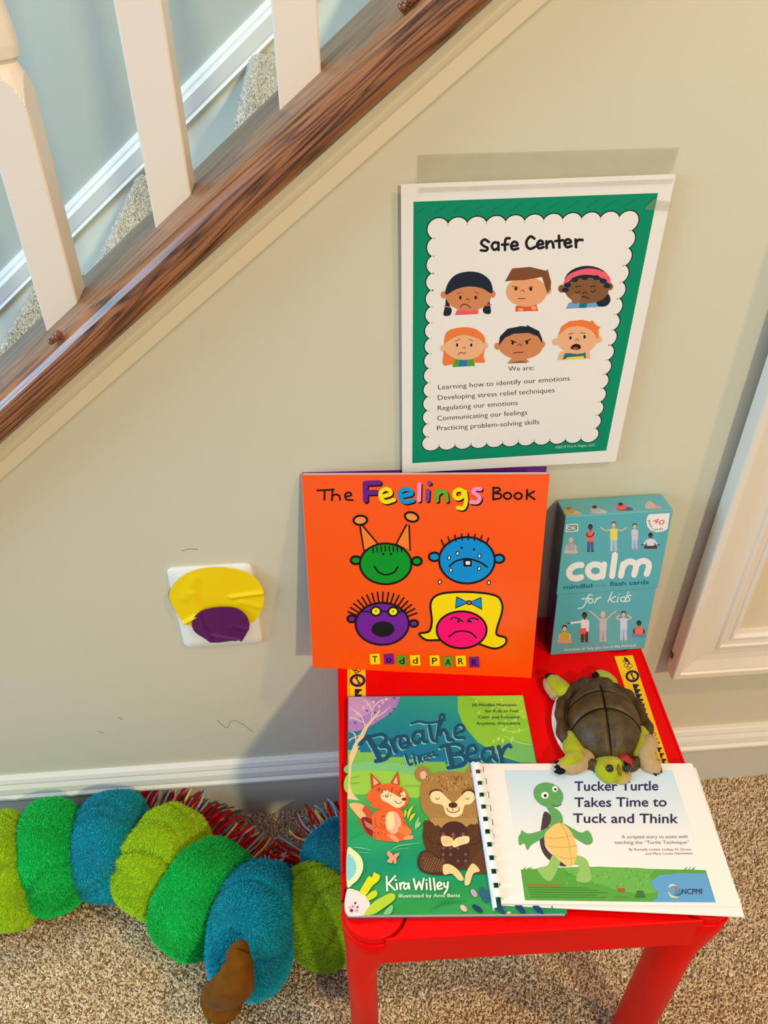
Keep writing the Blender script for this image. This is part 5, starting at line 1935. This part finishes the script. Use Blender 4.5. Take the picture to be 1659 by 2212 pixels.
mk('foot', *tube([tl(1200, 1500, .007), tl(1190, 1484, .008), tl(1186, 1474, .008)], [.0072, .0075, .0065], 14, 4, (1, .7)), M_TAN, lg, smooth=True, frame=Mtt)
claws(lg, 1190, 1464, .012, 0, -1, 3, 5, 8)
lg = limb([(1316, 1474, .010), (1306, 1464, .010), (1298, 1459, .010)], [.0090, .0085, .0070], M_GRN)
claws(lg, 1292, 1458, .012, -.5, -.8, 3, 6, 8)
# head: flattened egg, snout towards lower right
hc = tl(1321, 1660, .0135)
sn = tl(1339, 1673, .0110)
nk = tl(1310, 1640, .009)
V, F = tube([nk, (nk + hc) / 2, hc, hc * .45 + sn * .55, sn], [.0130, .0155, .0165, .0150, .0105], 24, 6, (1, .58))
head_ = mk('head', V, F, M_GRN, turtle, smooth=True, frame=Mtt)
V, F = tube([(nk + hc) / 2 - (0, 0, .0040), hc - (0, 0, .0050), hc * .4 + sn * .6 - (0, 0, .0040), sn - (0, 0, .0020)], [.0144, .0164, .0148, .0112], 24, 5, (1, .5))
mk('chin', V, F, M_TAN, head_, smooth=True, frame=Mtt)
for ex_, ey_, dz in ((1317, 1660, .0222), (1354, 1660, .0196)):
    e = tl(ex_, ey_, dz)
    V, F = tube([e - (0, 0, .0004), e, e + (0, 0, .0004)], [.0036, .0037, .0036], 16, 2)
    mk('eye', V, F, M_EYE, head_, smooth=True, frame=Mtt)
V, F = tube([tl(1336, 1653, .0226), tl(1338, 1663, .0224), tl(1341, 1675, .0192)], [.0011, .0019, .0010], 10, 4, (1, .5))
mk('nose_seam', V, F, mat('seam_brown', (120, 96, 20), .9), head_, smooth=True, frame=Mtt)
rb_ = [tl(1345, 1632, .021), tl(1354, 1638, .022), tl(1372, 1652, .014)]
V, F = tube(rb_, [.0042, .0042, .0040], 8, 4, (1, .14))
mk('ribbon_tag', V, F, mat('red_ribbon', (172, 22, 26), .55), turtle, frame=Mtt)

# ================================================================= PLUSH CATERPILLAR
cat_px = [(-62, 1905, .070), (18, 1880, .070), (105, 1850, .070), (240, 1826, .068), (352, 1858, .066), (442, 1940, .067), (552, 2008, .072), (690, 1975, .058), (742, 1866, .056), (850, 1815, .056)]
path = [on_z(a, b_, c_) for a, b_, c_ in cat_px]
rad_ = [.068, .070, .069, .066, .067, .069, .074, .060, .055, .046]
colr = [('blue', (0, 146, 164)), ('lime', (156, 192, 14)), ('green', (0, 184, 76)), ('blue', (0, 146, 164)), ('lime', (156, 192, 14)), ('green', (0, 176, 70)), ('blue', (0, 146, 164)), ('lime', (128, 166, 12)), ('blue', (0, 136, 156)), ('green', (0, 176, 70))]
base = path[5].copy()
base[2] = 0
cater = thing('plush_caterpillar', base, 'long furry caterpillar plush in blue, green and lime segments curled on the carpet', 'plush toy')
M_SKIN = {'blue': mat('blue_plush_backing', (0, 120, 140), .95, .1), 'green': mat('green_plush_backing', (0, 150, 60), .95, .1), 'lime': mat('lime_plush_backing', (136, 170, 12), .95, .1)}
M_FUR = mat_attr('plush_fibre', .8, spec=.12, sheen=.25)
P_ = np.array(path)
for i in range(len(path)):
    t = P_[min(i + 1, len(P_) - 1)] - P_[max(i - 1, 0)]
    t[2] *= .3
    t /= np.linalg.norm(t)
    dprev = np.linalg.norm(P_[i] - P_[max(i - 1, 0)]) if i else .08
    dnext = np.linalg.norm(P_[min(i + 1, len(P_) - 1)] - P_[i]) if i < len(P_) - 1 else .08
    hl0, hl1 = dprev * .5 + .007, dnext * .5 + .007
    if i == 6:
        hl0 += .004
    s_ = np.cross(t, (0, 0, 1))
    s_ /= np.linalg.norm(s_)
    u_ = np.cross(s_, t)
    nl, na = 26, 96
    V, F = [], []
    R_ = rad_[i]
    rg = np.random.default_rng(40 + i)
    cre = rg.random(8) * 6.28
    for a in range(nl + 1):
        q = -1 + 2 * a / nl
        q = math.sin(q * math.pi / 2)
        rr = R_ * (1 - abs(q) ** 3.2) ** .42 if abs(q) < 1 else 0
        ax = q * (hl0 if q < 0 else hl1)
        for b_ in range(na):
            th = 2 * math.pi * b_ / na
            k = 1 + .018 * math.sin(3 * th + cre[0] + q) + .012 * math.sin(7 * th + cre[1] + 2 * q)
            for c_ in cre:
                dd = (th - c_ - .25 * math.sin(q * 2 + c_) + math.pi) % (2 * math.pi) - math.pi
                k -= .10 * math.exp(-(dd / .075) ** 2) * (1 - .3 * abs(q))
            w = P_[i] + t * ax + (s_ * math.cos(th) + u_ * math.sin(th) * .98) * rr * k
            if w[2] < .004:
                w[2] = .004 + (w[2] - .004) * .03
            if w[1] > -.020:
                w[1] = -.020 + (w[1] + .020) * .05
            V.append(w)
    for a in range(nl):
        F += [(a * na + b_, a * na + (b_ + 1) % na, (a + 1) * na + (b_ + 1) % na, (a + 1) * na + b_) for b_ in range(na)]
    nm, c_ = colr[i]
    V = np.array(V)
    # make sure faces look outwards
    f0_ = F[nl // 2 * na]
    nrm = np.cross(V[f0_[1]] - V[f0_[0]], V[f0_[2]] - V[f0_[0]])
    if nrm @ (V[f0_[0]] - P_[i]) < 0:
        F = [q[::-1] for q in F]
    seg = mk('body_segment', V, F, M_SKIN[nm], cater, smooth=True)
    pal = [tuple(np.array(lin(c_)) * (k, k, k, 1)) for k in (1.05, 1.2, 1.35, 1.5, 1.65)]
    cmb = -s_ * .35 * (1 if i % 2 else -1) + np.array([0, 0, -.15])
    nst = 46000 if i not in (0, 9) else 9000
    VV, FF, CC_ = strands(V, F, nst, .0050, .00075, .6, tuple(cmb), pal, 60 + i, lo=.003)
    mk('plush_pile', VV, FF, M_FUR, seg, cols=CC_, kind='stuff')

# brown plush feet under the large blue segment
M_BROWN = mat('brown_velour', (112, 66, 6), .9, .1, noise=(60, .22), bump=(700, .4, .0006), sheen=.05)
ftp = [on_y(514, 2066, -.266), on_y(514, 2084, -.275), on_y(511, 2108, -.283), on_y(497, 2135, -.287), on_y(470, 2150, -.286)]
V, F = tube(ftp, [.0165, .0165, .0185, .0225, .0180], 20, 6, (1, .72), up=(0, -1, .3), wob=.03)
V[:, 2] = np.maximum(V[:, 2], .004)
mk('foot', V, F, M_BROWN, cater, smooth=True)
ftp = [on_z(500, 2150, .020), on_z(492, 2172, .014), on_z(470, 2176, .013), on_z(452, 2160, .014)]
V, F = tube(ftp, [.014, .0175, .0165, .0110], 20, 6, (1, .6), wob=.03)
V[:, 2] = np.maximum(V[:, 2], .003)
mk('foot', V, F, M_BROWN, cater, smooth=True)

# yarn fringe down the inner side of the caterpillar
YC = [mat('red_yarn', (196, 8, 16), .85, .15), mat('grey_yarn', (150, 166, 178), .85, .15), mat('cream_yarn', (214, 190, 104), .85, .15)]
shapes = []
for k in range(4):
    L_ = .043
    V, F = tube([(0, 0, 0), (L_ * .35, .0004 * (k - 1.5), .001), (L_ * .7, .0008 * (1.5 - k), .001), (L_, .0016 * (k - 1.5), -.001 * k)], [.0017, .0018, .0018, .0016], 7, 3)
    row = []
    for m_ in YC:
        me = bpy.data.meshes.new('yarn_strand')
        me.from_pydata([tuple(v_) for v_ in V], [], F)
        me.update()
        me.polygons.foreach_set('use_smooth', [True] * len(me.polygons))
        me.materials.append(m_)
        row.append(me)
    shapes.append(row)
cl = catmull(P_[3:], 30)
Rl = np.interp(np.linspace(0, 1, len(cl)), np.linspace(0, 1, len(P_) - 3), rad_[3:])
seglen = np.concatenate([[0], np.cumsum(np.linalg.norm(np.diff(cl, axis=0), axis=1))])
tot = seglen[-1]
nst = 280
base_inv = WM[cater].inverted()
order = [0, 0, 1, 0, 2, 0, 0, 1, 1, 0, 2, 1, 0]
for k in range(nst):
    d_ = tot * (k + rng.random() * .6) / nst
    i = min(int(np.searchsorted(seglen, d_)), len(cl) - 2)
    p0 = cl[i]
    t = cl[i + 1] - cl[i]
    t[2] = 0
    t /= np.linalg.norm(t)
    nrm = np.array([-t[1], t[0], 0])               # inner (left-hand) side
    z0_ = .036 + rng.random() * .018
    o3 = p0 + nrm * (Rl[i] * .86) + (0, 0, 0)
    o3[2] = z0_
    dr = nrm + t * rng.normal(0, .11) + np.array([0, 0, rng.normal(.02, .10)])
    dr /= np.linalg.norm(dr)
    if o3[1] + dr[1] * .045 > -.016:               # squashed against the wall
        dr = np.array([dr[0], max(-.2, (-.018 - o3[1]) / .045), .5])
        dr /= np.linalg.norm(dr)
        if o3[1] > -.02:
            continue
    ci = order[(k * 5 + int(rng.random() * 3)) % len(order)]
    me = shapes[int(rng.integers(4))][ci]
    o_ = link(bpy.data.objects.new('yarn_strand', me))
    o_.parent = cater
    WM[o_] = WM[cater]
    ez = np.array([0, 0, 1.0])
    ey_ = np.cross(ez, dr)
    ey_ /= np.linalg.norm(ey_)
    ez = np.cross(dr, ey_)
    Mw = Matrix(((dr[0], ey_[0], ez[0], o3[0]), (dr[1], ey_[1], ez[1], o3[1]), (dr[2], ey_[2], ez[2], o3[2]), (0, 0, 0, 1)))
    sc_ = rng.uniform(.8, 1.15)
    o_.matrix_local = base_inv @ Mw @ Matrix.Diagonal((sc_, 1, 1, 1))
